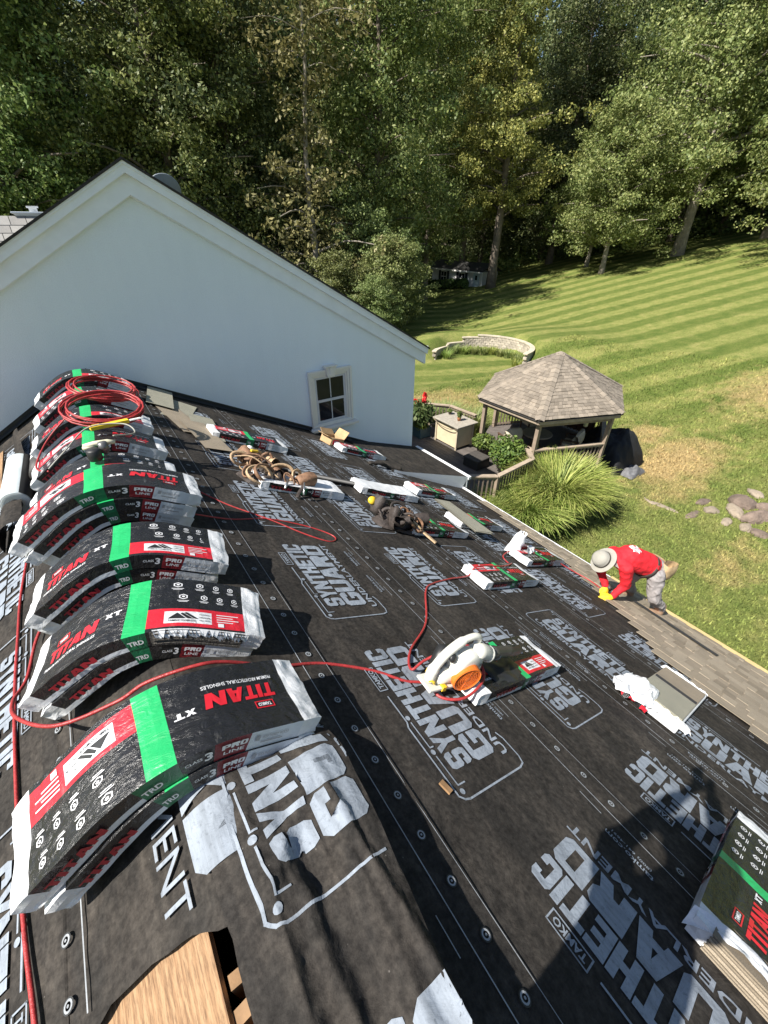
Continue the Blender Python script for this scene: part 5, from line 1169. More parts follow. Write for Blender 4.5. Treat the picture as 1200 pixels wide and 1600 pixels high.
V, F = leaf_cloud(900, .5, 1.1, .11, 11, .2, (0, 0, .85), .2); link('foliage', np_mesh('foliage', V, F, m_leaf('leaf_canna', (.03, .05, .02), (.07, .10, .03), (.14, .16, .06))), pb_)
REDF = simple('petal_red', (.65, .02, .02), .6, .2)
for k, (fx, fy, fz) in enumerate(((-.05, -.2, 1.45), (.2, .1, 1.3), (-.1, .25, 1.25), (.1, -.05, 1.55))):
    V, F = leaf_cloud(60, .10, 1.2, .05, 60+k, .1, (fx, fy, fz), .1); link('flower', np_mesh('flower', V, F, REDF), pb_)
V, F = leaf_cloud(260, .28, .5, .05, 15, .6, (-.05, -.15, .42), .2); link('trailing_leaves', np_mesh('trailing_leaves', V, F, LEAFY), pb_)
ot = empty('ottoman', (9.55, 8.5, DZ), R(5), label='low dark square ottoman on the deck', cat='ottoman')
b = MB(); b.box((0, 0, .15), (.62, .62, .28)); b.build('base', simple('ottoman_dark', (.035, .03, .027), .6, .2, 6), ot, bevel=.03, seg=3); b = MB(); b.box((0, 0, .32), (.64, .64, .07)); b.build('cushion_top', simple('ottoman_top', (.06, .052, .046), .8, .2, 6), ot, bevel=.025, seg=3)
# canna/iris leaves beyond the deck rail
def blade_clump(n, R0, H, lean, wd, seed, droop=.6, seg=6):
    r = np.random.default_rng(seed); a = r.uniform(0, 2*PI, n); q = np.sqrt(r.random(n)); r0 = R0*.45*q; L = H*(.7+.4*r.random(n)); ln_ = lean*np.clip(.12+.62*q+.28*r.normal(size=n), .05, 1.3); tw = a+r.normal(size=n)*.55
    dx, dy = np.cos(tw), np.sin(tw); bx, by = np.cos(a)*r0, np.sin(a)*r0; pts = []; jit = r.normal(size=n)*.12; ang0 = ln_*.45; kk = .7+1.0*droop*r.random(n)+ln_*.5
    x = bx.copy(); y = by.copy(); h = np.zeros(n)
    for k in range(seg+1):
        t = k/seg; w = wd*(1-.9*t**1.6); sx, sy = -dy*w, dx*w
        pts.append(np.stack([x-sx, y-sy, h], -1)); pts.append(np.stack([x+sx, y+sy, h+w*.3], -1))
        an = ang0+kk*(t**1.4)*1.35; o = np.sin(an)*L/seg; x = x+dx*o-dy*o*jit; y = y+dy*o+dx*o*jit; h = h+np.cos(an)*L/seg
    V = np.stack(pts, 1).reshape(-1, 3); base = (np.arange(n)*(2*(seg+1)))[:, None]; F = []
    for k in range(seg): F.append(base+np.array([[2*k, 2*k+1, 2*k+3, 2*k+2]]))
    return V, np.concatenate(F, 0)
GRS = m_leaf('ornamental_grass', (.11, .17, .03), (.25, .33, .07), (.50, .53, .17), .25, .05, 1.5); GRS2 = m_leaf('iris_leaf', (.12, .17, .05), (.22, .27, .09), (.36, .38, .15), .25, .05, 1.5)
def clump(name, x, y, n, R0, H, lean, wd, seed, label, mat, cat='ornamental grass', droop=.6, group=None):
    z = tz(x, y); t = empty(name, (x, y, z), label=label, cat=cat, group=group)
    V, F = blade_clump(n, R0, H, lean, wd, seed, droop); link('blades', np_mesh('blades', V, F, mat), t)
    b = MB(); b.lathe([(R0*.3, -.1), (R0*.34, .04), (R0*.26, .16), (0, .2)], 14); b.build('crown', simple('grass_crown', (.12, .10, .04), .9, .3), t); return t
clump('ornamental_grass', 10.30, 5.85, 4200, 1.4, 1.8, .62, .021, 1, 'largest mound of bright arching ornamental grass in front of the gazebo', GRS)
clump('ornamental_grass', 8.95, 5.85, 2600, 1.25, 1.45, .68, .019, 2, 'smaller mound of bright ornamental grass beside the roof eave', GRS)
clump('ornamental_grass', 7.9, 6.35, 1300, .95, 1.15, .7, .018, 3, 'low tuft of ornamental grass at the railing corner under the eave return', GRS)
for k, (x, y) in enumerate(((11.6, 12.1), (12.3, 11.4), (11.2, 12.9), (12.0, 12.8))):
    clump('iris_clump', x, y, 420, .9, 1.25, .55, .022, 20+k, ['iris clump nearest the bar counter beyond the rail', 'iris clump closest to the gazebo post', 'iris clump farthest left behind the red flowers', 'iris clump at the back behind the others'][k], GRS2, 'plant', .3)
# tarp-covered heap
tp = empty('covered_heap', (14.55, 6.75, GZ), label='heap under a black tarpaulin beside the gazebo', cat='tarpaulin')
def heap(u, w):
    x = -.95+1.9*u; y = -.9+1.8*w; e = max(0, 1-(abs(2*u-1)**3.2))*max(0, 1-(abs(2*w-1)**3.2)); return (x, y, 0.02+1.2*e**.4*(.62+.55*vnoise(u*3.2, w*3.2, 2))+.22*(vnoise(u*8, w*8, 5)-.5)*e**.3+.10*(vnoise(u*17, w*17, 6)-.5)*e**.3)
b = MB(); b.grid(heap, lin(0, 1, 46), lin(0, 1, 46)); b.build('tarpaulin', simple('tarp_black', (.008, .0085, .010), .8, .3, 9, .4, 25), tp, smooth=True)
GTP = simple('tarp_grey', (.12, .12, .125), .7, .35, 9, .5, 25)
b = MB(); b.grid(lambda u, w: (.72+.55*u, -.5+1.35*w, .03+.55*math.sin(PI*u)**.5*math.sin(PI*w)**.4*(.6+.5*vnoise(u*4, w*5))), lin(0, 1, 18), lin(0, 1, 24)); b.build('grey_edge', GTP, tp, smooth=True)
b = MB(); b.grid(lambda u, w: (-.5+.95*u, -1.3+.6*w, .03+.3*math.sin(PI*u)**.5*math.sin(PI*w)**.5*(.4+.7*vnoise(u*5, w*5, 3))), lin(0, 1, 18), lin(0, 1, 14)); b.build('grey_edge', GTP, tp, smooth=True)
# ================================================================== garden wall, stones, shed
BLK = simple('wall_block', (.40, .35, .28), .9, .3, 6, .6, 30, .03, rnd=.28, world=False)
rw = empty('retaining_wall', (21.5, 20, GZ), label='curved block retaining wall around the planting bed', cat='wall')
def blockmesh(seed):
    r = random.Random(seed); b = MB(); v = []
    for z in (0, .15):
        for (x, y) in ((-.15, -.11), (-.07, -.13), (.07, -.13), (.15, -.11), (.13, .11), (-.13, .11)): v.append((x*(.97), y+r.uniform(-.012, .012), z*.96+r.uniform(-.004, .004)))
    b.add(v, [tuple(range(5, -1, -1)), tuple(range(6, 12))]+[(i, (i+1) % 6, 6+(i+1) % 6, 6+i) for i in range(6)]); return b.mesh('block', BLK)
bms = [blockmesh(i) for i in range(4)]; capm = MB(); capm.box((0, 0, .035), (.33, .30, .07)); capme = capm.mesh('cap_stone', simple('cap_stone', (.46, .40, .31), .9, .2, 6, .3, 30, rnd=.12))
WR = 3.15; arc = R(205); nb = int(arc*WR/.305)
for c in range(9):
    for k in range(nb+1):
        t = k+(.5 if c % 2 else 0); a = R(-78)+arc*t/nb
        if t > nb: continue
        frac = t/nb; topc = 8 if frac < .62 else (7 if frac < .72 else (5 if frac < .84 else 4))
        if c > topc: continue
        x, y = 21.5+WR*math.cos(a), 20+WR*math.sin(a); zb = GZ-.42+c*.15
        if c < topc: o = link('block', bms[int(hsh(c, k)*4)], rw)
        else: o = link('cap_stone', capme, rw)
        o.matrix_local = T3(x, y, zb) @ RZ(a+PI/2+.03*(hsh(c, k, 4)-.5)) @ RZ(PI)
adopt(rw)
for k in range(13):
    a = R(-60)+R(175)*k/12; r0 = 2.35+.5*hsh(k); x, y = 21.5+r0*math.cos(a), 20+r0*math.sin(a)
    clump('bed_grass', x, y, 110, .5, .75, .8, .016, 40+k, 'pale grass tuft at the foot of the curved wall, ' + ['first', 'second', 'third', 'fourth', 'fifth', 'sixth', 'seventh', 'eighth', 'ninth', 'tenth', 'eleventh', 'twelfth', 'thirteenth'][k] + ' from the gazebo', GRS2 if k % 3 else GRS, 'plant', .5, group='grass tufts inside the curved wall')
ROCK = simple('field_stone', (.16, .12, .095), .9, .3, 5, .6, 14, .05, rnd=.25); ROCKL = simple('pale_stone', (.27, .22, .165), .9, .2, 5, .5, 14, .05, rnd=.2)
def rock(x, y, sx, sy, sz, label, mat, seed):
    r = random.Random(seed); bm = bmesh.new(); bmesh.ops.create_icosphere(bm, subdivisions=3, radius=1)
    for v in bm.verts:
        k = .75+.4*vnoise(v.co.x*1.6+seed, v.co.y*1.6+v.co.z, seed)+.12*(vnoise(v.co.x*5, v.co.y*5+v.co.z*4, seed)-.5); v.co = Vector((v.co.x*k*sx, v.co.y*k*sy, max(-.3, v.co.z*k)*sz))
    me = bpy.data.meshes.new('rock'); bm.to_mesh(me); bm.free(); me.materials.append(mat)
    o = link('rock', me, None, label, 'rock', 'rocks at the lawn edge'); o.location = (x, y, tz(x, y)-.02); o.rotation_euler = (0, 0, seed*1.3)
from_px = [((1158, 788), .42, .3, .26, 'large rounded brown boulder at the right lawn edge', 0), ((1185, 810), .5, .26, .2, 'flat brown slab rock at the right edge of the picture', 0), ((1148, 800), .4, .2, .12, 'pale tan rock just below the large boulder', 1), ((1112, 798), .22, .18, .12, 'round pale grey rock set in grass by itself', 1), ((1135, 815), .26, .15, .08, 'small tan rock in front of the pale ones', 1), ((1185, 835), .3, .2, .12, 'grey brown rock nearest the camera at the right edge', 0), ((1100, 784), .32, .16, .08, 'low grey rock half sunk behind the pale rock', 0), ((1180, 772), .3, .16, .1, 'tan flat rock behind the large boulder', 1), ((1198, 795), .3, .2, .14, 'rock partly cut off by the right picture edge', 0), ((1165, 825), .22, .16, .1, 'small rusty rock between the slab and the grass', 1), ((1035, 792), .5, .1, .06, 'long low ledge stone at the left end of the rocks', 1), ((1082, 805), .42, .13, .08, 'long low grey ledge stone next to the pale ledge', 0), ((1012, 783), .25, .06, .05, 'thin pale edging stone farthest left in the lawn', 1)]
def px_ground(px, py):
    th = R(34.4); r, u, f = px-600, 800-py, 650.; fh = f*math.cos(th)+u*math.sin(th); z = -f*math.sin(th)+u*math.cos(th)
    d = Vector((fh*math.sin(th)+r*math.cos(th), fh*math.cos(th)-r*math.sin(th), z)).normalized(); t = 4.0
    while t < 200:
        p = d*t
        if p.z < tz(p.x, p.y): return p
        t += .04
    return d*100
for i, (pp, sx, sy, sz, lb_, k) in enumerate(from_px):
    p = px_ground(*pp); rock(p.x, p.y, sx, sy, sz*1.25, lb_, (ROCK, ROCKL)[k], i+1)
# shed
sx_ = 43.4; sh = empty('shed', (sx_+2, 46.6, -6.6), label='low white sided outbuilding with two shuttered windows under the trees', cat='shed')
SID = simple('siding', (.80, .79, .77), .7, .06, 3); SHUT = simple('shutter_dark', (.025, .025, .03), .6, .2); DOORB = simple('door_pale_blue', (.55, .66, .70), .5, .08)
SB = -6.75; SH = 2.15
b = MB(); b.box((sx_+1.3, 46.6, SB+SH/2-.3), (2.6, 9.6, SH+.6)); b.build('wall', simple('siding_back', (.4, .39, .37), .8, .05), sh)
for k in range(14):
    b = MB(); b.box((sx_-.012, 46.6, SB-.3+.18*k+.09), (.024, 9.62, .172)); b.build('siding_board', SID, sh)
b = MB(); b.add([(sx_-.5, 41.4, SB+SH), (sx_-.5, 51.8, SB+SH), (sx_+1.3, 51.8, SB+SH+.9), (sx_+1.3, 41.4, SB+SH+.9)], [(3, 2, 1, 0)]); b.add([(sx_+3.1, 41.4, SB+SH), (sx_+3.1, 51.8, SB+SH), (sx_+1.3, 51.8, SB+SH+.9), (sx_+1.3, 41.4, SB+SH+.9)], [(0, 1, 2, 3)])
b.build('roof', simple('shed_roof', (.05, .048, .045), .9, .2), sh); b = MB(); b.box((sx_-.45, 46.6, SB+SH-.05), (.1, 10.4, .16)); b.build('fascia', TRIM, sh)
for yc in (48.9, 45.4):
    wn = empty('window', (0, 0, 0)); wn.parent = sh
    b = MB(); b.box((sx_-.05, yc, SB+1.25), (.06, 1.15, 1.3)); b.build('frame', TRIM, wn)
    for dy in (-.27, .27):
        for dz in (-.3, .3): b = MB(); b.box((sx_-.085, yc+dy, SB+1.25+dz), (.02, .46, .52)); b.build('pane', GLASS, wn)
    for dy in (-.82, .82): b = MB(); b.box((sx_-.06, yc+dy, SB+1.25), (.05, .42, 1.35)); b.build('shutter', SHUT, wn)
dr = MB(); dr.box((sx_-.06, 42.75, SB+1.0), (.08, 1.05, 2.05)); dr = dr.build('door', DOORB, sh); b = MB(); b.box((sx_-.11, 42.75, SB+1.5), (.03, .35, .5)); b.build('door_light', GLASS, dr); b = MB(); b.box((sx_-.05, 42.0, SB+1.0), (.08, .35, 2.05)); b.build('door_trim', TRIM, sh); adopt(sh)
for k in range(6):
    y = 43.9+1.15*k if k else 44.0; x = sx_-1.0; t = empty('hedge_shrub', (x, y, tz(x, y)), label=['light green clipped round shrub nearest the pale blue shed door', 'dark clipped shrub next to the light one by the shed door', 'dark clipped shrub third from the shed door', 'dark clipped shrub fourth from the shed door', 'dark clipped shrub fifth from the shed door', 'dark clipped shrub farthest from the shed door'][k], cat='shrub', group='shrubs along the shed')
    V, F = leaf_cloud(700, .72, .9, .10, 70+k, .3, (0, 0, .55), .8); link('foliage', np_mesh('foliage', V, F, LEAFP if k == 0 else LEAFD), t)
    b = MB(); b.lathe([(.03, -.1), (.5, .1), (.6, .55), (.4, .95), (0, 1.1)], 12); b.build('core', simple('shrub_core', (.012, .018, .008), .9, .3), t, smooth=True)
# ================================================================== trees
BARK = simple('bark', (.16, .13, .10), .9, .35, 3, .7, 12, .05); BARKL = simple('bark_pale', (.27, .235, .19), .9, .3, 3, .6, 12, .05)
def make_tree(seed, H, hb, Rm, nl, nleaf, size, shape='oval', droop=0.0, clump=.75, tr=.28, lean=0.0, sparse=False):
    r = np.random.default_rng(seed); pr = random.Random(seed); t = MB()
    k = 9; tp = [Vector((lean*(i/k)**1.5*H*.12+.25*math.sin(i*1.1+seed)*(i/k), .25*math.cos(i*.9+seed)*(i/k), -.4+(H*.93+.4)*i/k)) for i in range(k+1)]
    t.tube(tp, [tr*(1.35 if i == 0 else 1)*(1-.9*i/k)+.02 for i in range(k+1)], 9)
    C = []; Rc = []
    def at(z):
        f = max(0, min(.999, (z+.4)/(H*.93+.4)))*k; i = int(f); return tp[i].lerp(tp[i+1], f-i)
    for i in range(nl):
        f = (i+.5)/nl; z = hb+(H*.95-hb)*f**.9
        if shape == 'oval': w = math.sin(PI*min(1, .12+.86*f))**.55
        elif shape == 'cone': w = (1-f)**.8*.95+.1
        elif shape == 'dome': w = math.sqrt(max(0, 1-(f*1.0)**2.2))*.95+.08
        else: w = .65+.35*math.sin(f*9)
        L = Rm*w*pr.uniform(.7, 1.12); a = i*2.399+pr.uniform(-.5, .5); b = at(z); up = pr.uniform(.15, .55)-droop
        mid = b+Vector((math.cos(a)*L*.5, math.sin(a)*L*.5, L*.5*up+.2)); end = b+Vector((math.cos(a)*L, math.sin(a)*L, L*up*.7-L*droop*.5))
        rr = max(.025, tr*.38*(1-.7*f)*(L/Rm)); t.tube(curve_pts([b, mid, end], 3), [rr*(1-.12*j) for j in range(7)], 5, 0, False)
        nc = max(3, int(5*L/Rm*3.0))
        for c in range(nc):
            s = .28+.78*(c+pr.random())/nc; s = min(s, 1.08); p = (1-s)**2*b+2*s*(1-s)*mid+s*s*end; sp = L*.26
            p = p+Vector((pr.gauss(0, sp), pr.gauss(0, sp), pr.gauss(0, sp*.55)))
            C.append(p); Rc.append(clump*pr.uniform(.6, 1.35))
    C = np.array([tuple(c) for c in C]); Rc = np.array(Rc); n = nleaf; wts = Rc**2/np.sum(Rc**2); idx = r.choice(len(C), n, p=wts)
    d = r.normal(size=(n, 3)); d /= np.linalg.norm(d, axis=1)[:, None]; tt = r.random(n)**.45
    P = C[idx]+d*(tt*Rc[idx])[:, None]*np.array([1, 1, .62]); P[:, 2] -= droop*.5*tt*Rc[idx]
    ctr = np.array([0, 0, (hb+H)/2]); o = P-ctr; o /= np.linalg.norm(o, axis=1)[:, None]
    V, F = leaves_at(P, d*.5+o*.6, size, r, .55, .6)
    return t, V, F
LG = m_leaf('leaf_green', (.058, .098, .026), (.14, .195, .055), (.335, .375, .135)); LM = m_leaf('leaf_maple', (.085, .128, .034), (.175, .228, .064), (.375, .41, .155))
LD = m_leaf('leaf_dark', (.036, .062, .024), (.092, .13, .046), (.25, .285, .115)); LY = m_leaf('leaf_yellow', (.10, .115, .03), (.20, .20, .055), (.40, .35, .11))
LB = m_leaf('leaf_brown', (.09, .085, .035), (.18, .155, .065), (.33, .28, .13)); LO = m_leaf('leaf_olive', (.07, .10, .03), (.145, .18, .055), (.29, .32, .12))
VAR = {}
def variant(key, leafm, barkm, **kw):
    t, V, F = make_tree(**kw); VAR[key] = (t.mesh('trunk', barkm, True), np_mesh('crown', V, F, leafm))
variant('g1', LG, BARK, seed=1, H=23, hb=2.5, Rm=5.2, nl=54, nleaf=52000, size=.106, shape='oval', clump=.95, tr=.36)
variant('g2', LG, BARK, seed=2, H=25, hb=4.0, Rm=5.0, nl=52, nleaf=52000, size=.104, shape='col', droop=.12, clump=.9, tr=.36)
variant('d1', LD, BARK, seed=3, H=24, hb=1.5, Rm=5.0, nl=60, nleaf=50000, size=.102, shape='cone', droop=.25, clump=.85, tr=.36)
variant('d2', LD, BARK, seed=4, H=22, hb=1.2, Rm=5.4, nl=54, nleaf=52000, size=.104, shape='oval', droop=.1, clump=1.0, tr=.34)
variant('y1', LY, BARK, seed=5, H=30, hb=6.0, Rm=5.4, nl=54, nleaf=46000, size=.115, shape='col', clump=.85, tr=.46)
variant('b1', LB, BARKL, seed=6, H=19, hb=2.5, Rm=4.2, nl=44, nleaf=9500, size=.12, shape='col', droop=.1, clump=.7, tr=.24)
variant('m1', LM, BARKL, seed=7, H=13.5, hb=2.2, Rm=5.6, nl=40, nleaf=40000, size=.105, shape='dome', clump=.95, tr=.26, lean=.4)
variant('m2', LM, BARKL, seed=8, H=24, hb=4.2, Rm=8.6, nl=58, nleaf=66000, size=.128, shape='dome', clump=1.25, tr=.55, lean=.5)
variant('o1', LO, BARK, seed=9, H=11, hb=.8, Rm=3.6, nl=36, nleaf=20000, size=.12, shape='oval', clump=.75, tr=.16)
def px_dir(px): a = R(34.4)+math.atan((px-600)/788.0); return math.sin(a), math.cos(a)
def tree(key, px, d, label, s=1.0, rz=None, sz=1.0, name='tree', group='trees along the wood edge', dz=0.0):
    ux, uy = px_dir(px); x, y = ux*d, uy*d; tm, cm = VAR[key]
    t = empty(name, (x, y, tz(x, y)-.05+dz), (px*.37) % 6.28 if rz is None else rz, label=label, cat='tree', group=group); t.scale = (s, s, s*sz)
    link('trunk', tm, t); link('crown', cm, t); return t
FRONT = [('g2', -70, 40, 1.0, 'green leafy tree cut by the left picture edge'), ('g1', 30, 38, 1.0, 'broad green tree at the upper left corner'), ('g2', 125, 43, 1.0, 'tall green tree left of the small sky gap'), ('d1', 232, 46, .8, 'dark tree directly behind the white gable peak'),
         ('g1', 285, 39, 1.05, 'pale leaved tree rising behind the gable ridge and dish'), ('d2', 375, 42, 1.1, 'dark green tree behind the upper right gable slope'), ('d1', 445, 47, 1.1, 'dark tree between the pale tree and the brown one'),
         ('b1', 490, 37, 1.15, 'sparse brownish tree with bare twigs in front of the wood'), ('g1', 590, 43, 1.12, 'tall green tree in the middle of the wood edge'), ('g2', 668, 55, 1.05, 'green tree behind the left end of the shed'),
         ('y1', 778, 58, 1.08, 'tall yellow leaved tree with a straight trunk beside the shed'), ('y1', 726, 66, .95, 'yellowing tree just behind the tall yellow one'), ('d2', 868, 70, 1.2, 'dark tree at the bright sky gap right of the yellow tree'),
         ('m1', 930, 62, .85, 'smaller maple with a short thin trunk at the lawn edge'), ('m1', 958, 56, 1.0, 'light green maple with a leaning pale trunk on the lawn'), ('m2', 1072, 61, 1.0, 'large spreading maple with a thick pale trunk at the lawn edge'),
         ('m2', 1205, 66, .95, 'maple filling the upper right picture edge'), ('d2', 1010, 76, 1.3, 'dark tree behind the light green maple'), ('g1', 1130, 80, 1.2, 'tall tree behind the large spreading maple'), ('m1', 1290, 52, 1.1, 'maple just beyond the right picture edge')]
for key, px, d, s, lb_ in FRONT: tree(key, px, d, lb_, s)
for i, (key, px, d, s, lb_) in enumerate((('o1', 520, 33, .55, 'low bushy tree at the right end of the gable roofline'), ('o1', 612, 34.5, .62, 'bright leafed young tree overhanging the left end of the shed'), ('o1', 565, 38, .8, 'young tree just behind the bright bushy ones'), ('o1', 440, 35, .5, 'bushy young tree showing above the gable slope'), ('o1', 585, 31.5, .42, 'low shrub at the corner of the lawn shade'), ('o1', 640, 41, .5, 'small bush in the shade beside the shed'))):
    tree(key, px, d, lb_, s, group='young trees at the wood edge')
ORD = ['first', 'second', 'third', 'fourth', 'fifth', 'sixth', 'seventh', 'eighth', 'ninth', 'tenth', 'eleventh', 'twelfth', 'thirteenth', 'fourteenth']
adj = ['nearer', 'slender', 'shaded', 'dense', 'tall', 'leafy', 'dim', 'deep green']
for row, (d0, off) in enumerate(((58, 0), (72, 40), (88, 15))):
    for px in range(-90+off, 1330, 105):
        d = d0+(16 if px > 640 else 0)+5*hsh(px, row); key = ['g1', 'd2', 'd1', 'g2'][int(hsh(px, row, 3)*4)]
        if row == 1 and abs(px-872) < 38: continue
        if abs(px-200) < 45 and row > 0: continue
        tree(key, px+25*(hsh(px, row, 7)-.5), d, 'background wood tree, %s from the left in the %s row' % (ORD[int((px+90-off)/105)], ['second', 'third', 'rearmost'][row]), 1.15+.2*hsh(px, row, 2), None, 1.1, group='background trees deep in the wood')
# far woodland mass and undergrowth
def wood_mass():
    n = 60000; a = rng.uniform(R(-16), R(86), n); d = rng.uniform(92, 120, n); x, y = np.sin(a)*d, np.cos(a)*d; z = terrain(x, y)+36*rng.random(n)**1.1
    gap = (np.abs(a-(R(34.4)+math.atan((872-600)/788))) < .008) & (z > 8); gap |= (np.abs(a-(R(34.4)+math.atan((212-600)/788))) < .03) & (z > 17)
    P = np.stack([x, y, z], -1)[~gap]; r = np.random.default_rng(5); d_ = np.stack([-np.sin(a), -np.cos(a), a*0], -1)[~gap]
    return leaves_at(P, d_, .62, r, .5, .7)
V, F = wood_mass(); link('far_wood', np_mesh('far_wood', V, F, LD), None, 'dark mass of distant woodland behind the trees', 'woodland', kind='stuff')
def under():
    n = 22000; a = rng.uniform(R(-14), R(84), n); pxs = 600+788*np.tan(a-R(34.4)); base = np.where(pxs < 640, 43, np.where(pxs < 820, 66, 72)); d = base+rng.uniform(0, 16, n); x, y = np.sin(a)*d, np.cos(a)*d
    hh = (1.2+2.2*np.abs(np.sin(a*37)*np.cos(a*91+d*.4))); z = terrain(x, y)+hh*rng.random(n); r = np.random.default_rng(6)
    keep = ~((x > 41.5) & (x < 49) & (y > 40) & (y < 53)); P = np.stack([x, y, z], -1)[keep]
    return leaves_at(P, np.tile([[0, 0, 1.0]], (len(P), 1)), .22, r, .5, .65)
V, F = under(); link('undergrowth', np_mesh('undergrowth', V, F, LG), None, 'low leafy undergrowth beneath the trees', 'undergrowth', kind='stuff')
# ================================================================== people
clouds = bpy.data.textures.new('cloth_folds', 'CLOUDS'); clouds.noise_scale = .07; clouds.noise_depth = 2
def capsule(b, p, q, r0, r1, n=14):
    p, q = Vector(p), Vector(q); d = (q-p).normalized(); pts = []; rs = []
    for k in range(5): a = -PI/2+PI/2*k/4*.999+.02; pts.append(p+d*(r0*math.sin(a))); rs.append(max(.001, r0*math.cos(a)))
    for k in range(5): a = PI/2*k/4*.98; pts.append(q+d*(r1*math.sin(a)+.0005)); rs.append(max(.001, r1*math.cos(a)))
    b.tube(pts, rs, n)
def blob(name, segs, mat, parent, voxel=.012, disp=0.0, smooth=6, ell=()):
    b = MB()
    for s in segs: capsule(b, *s)
    for c, rad, rot in ell:
        M = T3(*c) @ rot @ SC(*rad); n, k = 18, 11
        b.lathe([(max(.001, math.sin(PI*i/(k-1))), -math.cos(PI*i/(k-1))) for i in range(k)], n, 0, M)
    o = b.build(name, mat, parent, smooth=True)
    m = o.modifiers.new('remesh', 'REMESH'); m.mode = 'VOXEL'; m.voxel_size = voxel; m.use_smooth_shade = True
    m = o.modifiers.new('smooth', 'SMOOTH'); m.iterations = smooth; m.factor = .5
    if disp: m = o.modifiers.new('folds', 'DISPLACE'); m.texture = clouds; m.strength = disp; m.mid_level = .5; m.texture_coords = 'GLOBAL'
    return o
SKIN = simple('skin', (.36, .20, .13), .55, .08, 9); HAIR = simple('hair_dark', (.015, .012, .010), .6, .3, 30)
def hand_segs(w, d, side, up, curl=.5, s=1.0):
    """w wrist point, d finger direction, side thumb side, up = back of hand"""
    w, d, side, up = Vector(w), Vector(d).normalized(), Vector(side).normalized(), Vector(up).normalized(); out = []
    pc_ = w+d*.05*s
    out.append((w, pc_, .024*s, .026*s)); out.append((w+side*.02*s+d*.03*s, pc_+side*.022*s+d*.03*s, .017*s, .014*s)); out.append((w-side*.02*s+d*.03*s, pc_-side*.026*s+d*.026*s, .017*s, .013*s)); out.append((pc_, pc_+d*.03*s, .024*s, .016*s))
    for k, (o, L) in enumerate(((.030, .072), (.010, .082), (-.010, .076), (-.029, .060))):
        p = pc_+d*.03*s+side*o*s; a = p+(d*math.cos(curl*.5)-up*math.sin(curl*.5))*L*.5*s; c = a+(d*math.cos(curl*1.5)-up*math.sin(curl*1.5))*L*.5*s
        out += [(p, a, .0095*s, .009*s), (a, c, .009*s, .0075*s)]
    p = w+d*.02*s+side*.03*s; a = p+(d*.6+side*.75-up*.2)*.035*s; c = a+(d*.9+side*.25-up*.35)*.033*s; out += [(p, a, .012*s, .011*s), (a, c, .0105*s, .009*s)]
    return out
def head_parts(c, f, up, parent, rad=.095, neck=None, hair=True):
    """c centre of skull, f facing, up crown direction"""
    c, f, up = Vector(c), Vector(f).normalized(), Vector(up).normalized(); f = (f-up*f.dot(up)).normalized(); rt = f.cross(up)
    B = Matrix((( rt.x, f.x, up.x, c.x), (rt.y, f.y, up.y, c.y), (rt.z, f.z, up.z, c.z), (0, 0, 0, 1)))
    P = lambda x, y, z: B @ Vector((x, y, z))
    return B, P
# ---- roofer
man = empty('person', (5.25, 1.3, -4.43), label='bending roofer in red long-sleeved shirt, grey trousers and sun hat', cat='person')
hipR, hipL = Vector((5.14, 1.29, -3.70)), Vector((5.24, 1.47, -3.68)); knR, knL = Vector((5.12, 1.19, -4.03)), Vector((5.10, 1.56, -4.0)); anR, anL = Vector((5.33, 1.12, -4.335)), Vector((5.33, 1.54, -4.335))
wst, che, nek = Vector((5.08, 1.46, -3.60)), Vector((4.89, 1.58, -3.49)), Vector((4.71, 1.66, -3.47)); shR, shL = Vector((4.71, 1.50, -3.53)), Vector((4.83, 1.76, -3.50))
elR, elL = Vector((4.75, 1.45, -3.80)), Vector((4.67, 1.76, -3.74)); wrR, wrL = Vector((4.62, 1.49, -3.955)), Vector((4.645, 1.62, -3.90)); hed = Vector((4.60, 1.735, -3.52)); hf = Vector((-.55, .30, -.78)); hu = Vector((-.72, .40, .56))
B, P = head_parts(hed, hf, hu, man)
blob('body', [(nek, hed, .055, .06), (che, nek, .10, .06), (wst, che, .12, .12), ((hipR+hipL)/2, wst, .12, .12), (hipR, knR, .075, .055), (knR, anR, .05, .04), (hipL, knL, .075, .055), (knL, anL, .05, .04), (anR, anR+Vector((-.12, .05, -.03)), .04, .03), (anL, anL+Vector((-.12, .05, -.03)), .04, .03),
     (nek, shR, .06, .055), (nek, shL, .06, .055), (shR, elR, .05, .04), (elR, wrR, .036, .027), (shL, elL, .05, .04), (elL, wrL, .036, .027), (P(0, .08, -.015), P(0, .105, -.03), .012, .012), (P(0, .03, -.06), P(0, .06, -.085), .05, .035), (P(-.085, 0, -.01), P(-.092, -.01, .02), .012, .012), (P(.085, 0, -.01), P(.092, -.01, .02), .012, .012)]
     + hand_segs(wrR, (-.85, .45, -.1), (-.1, .5, .2), (0, 0, 1), .5)+hand_segs(wrL, (-.5, -.35, -.8), (-.5, .4, .1), (-.6, .3, .5), .9), SKIN, man, .011, ell=[(tuple(hed), (.076, .098, .112), B.to_3x3().to_4x4())])
REDS = simple('shirt_red', (.62, .012, .022), .8, .12, 6, .2, 60)
shirt = blob('shirt', [(wst+Vector((.05, -.04, -.02)), che, .158, .165), (che, nek, .165, .085), (nek, shR, .09, .085), (nek, shL, .09, .085), (shR, elR, .082, .062), (elR, wrR+(elR-wrR)*.1, .060, .043), (shL, elL, .082, .062), (elL, wrL+(elL-wrL)*.1, .060, .043)], REDS, man, .011, .028)
TRO = simple('trousers_grey', (.26, .24, .235), .9, .3, 9, .4, 30)
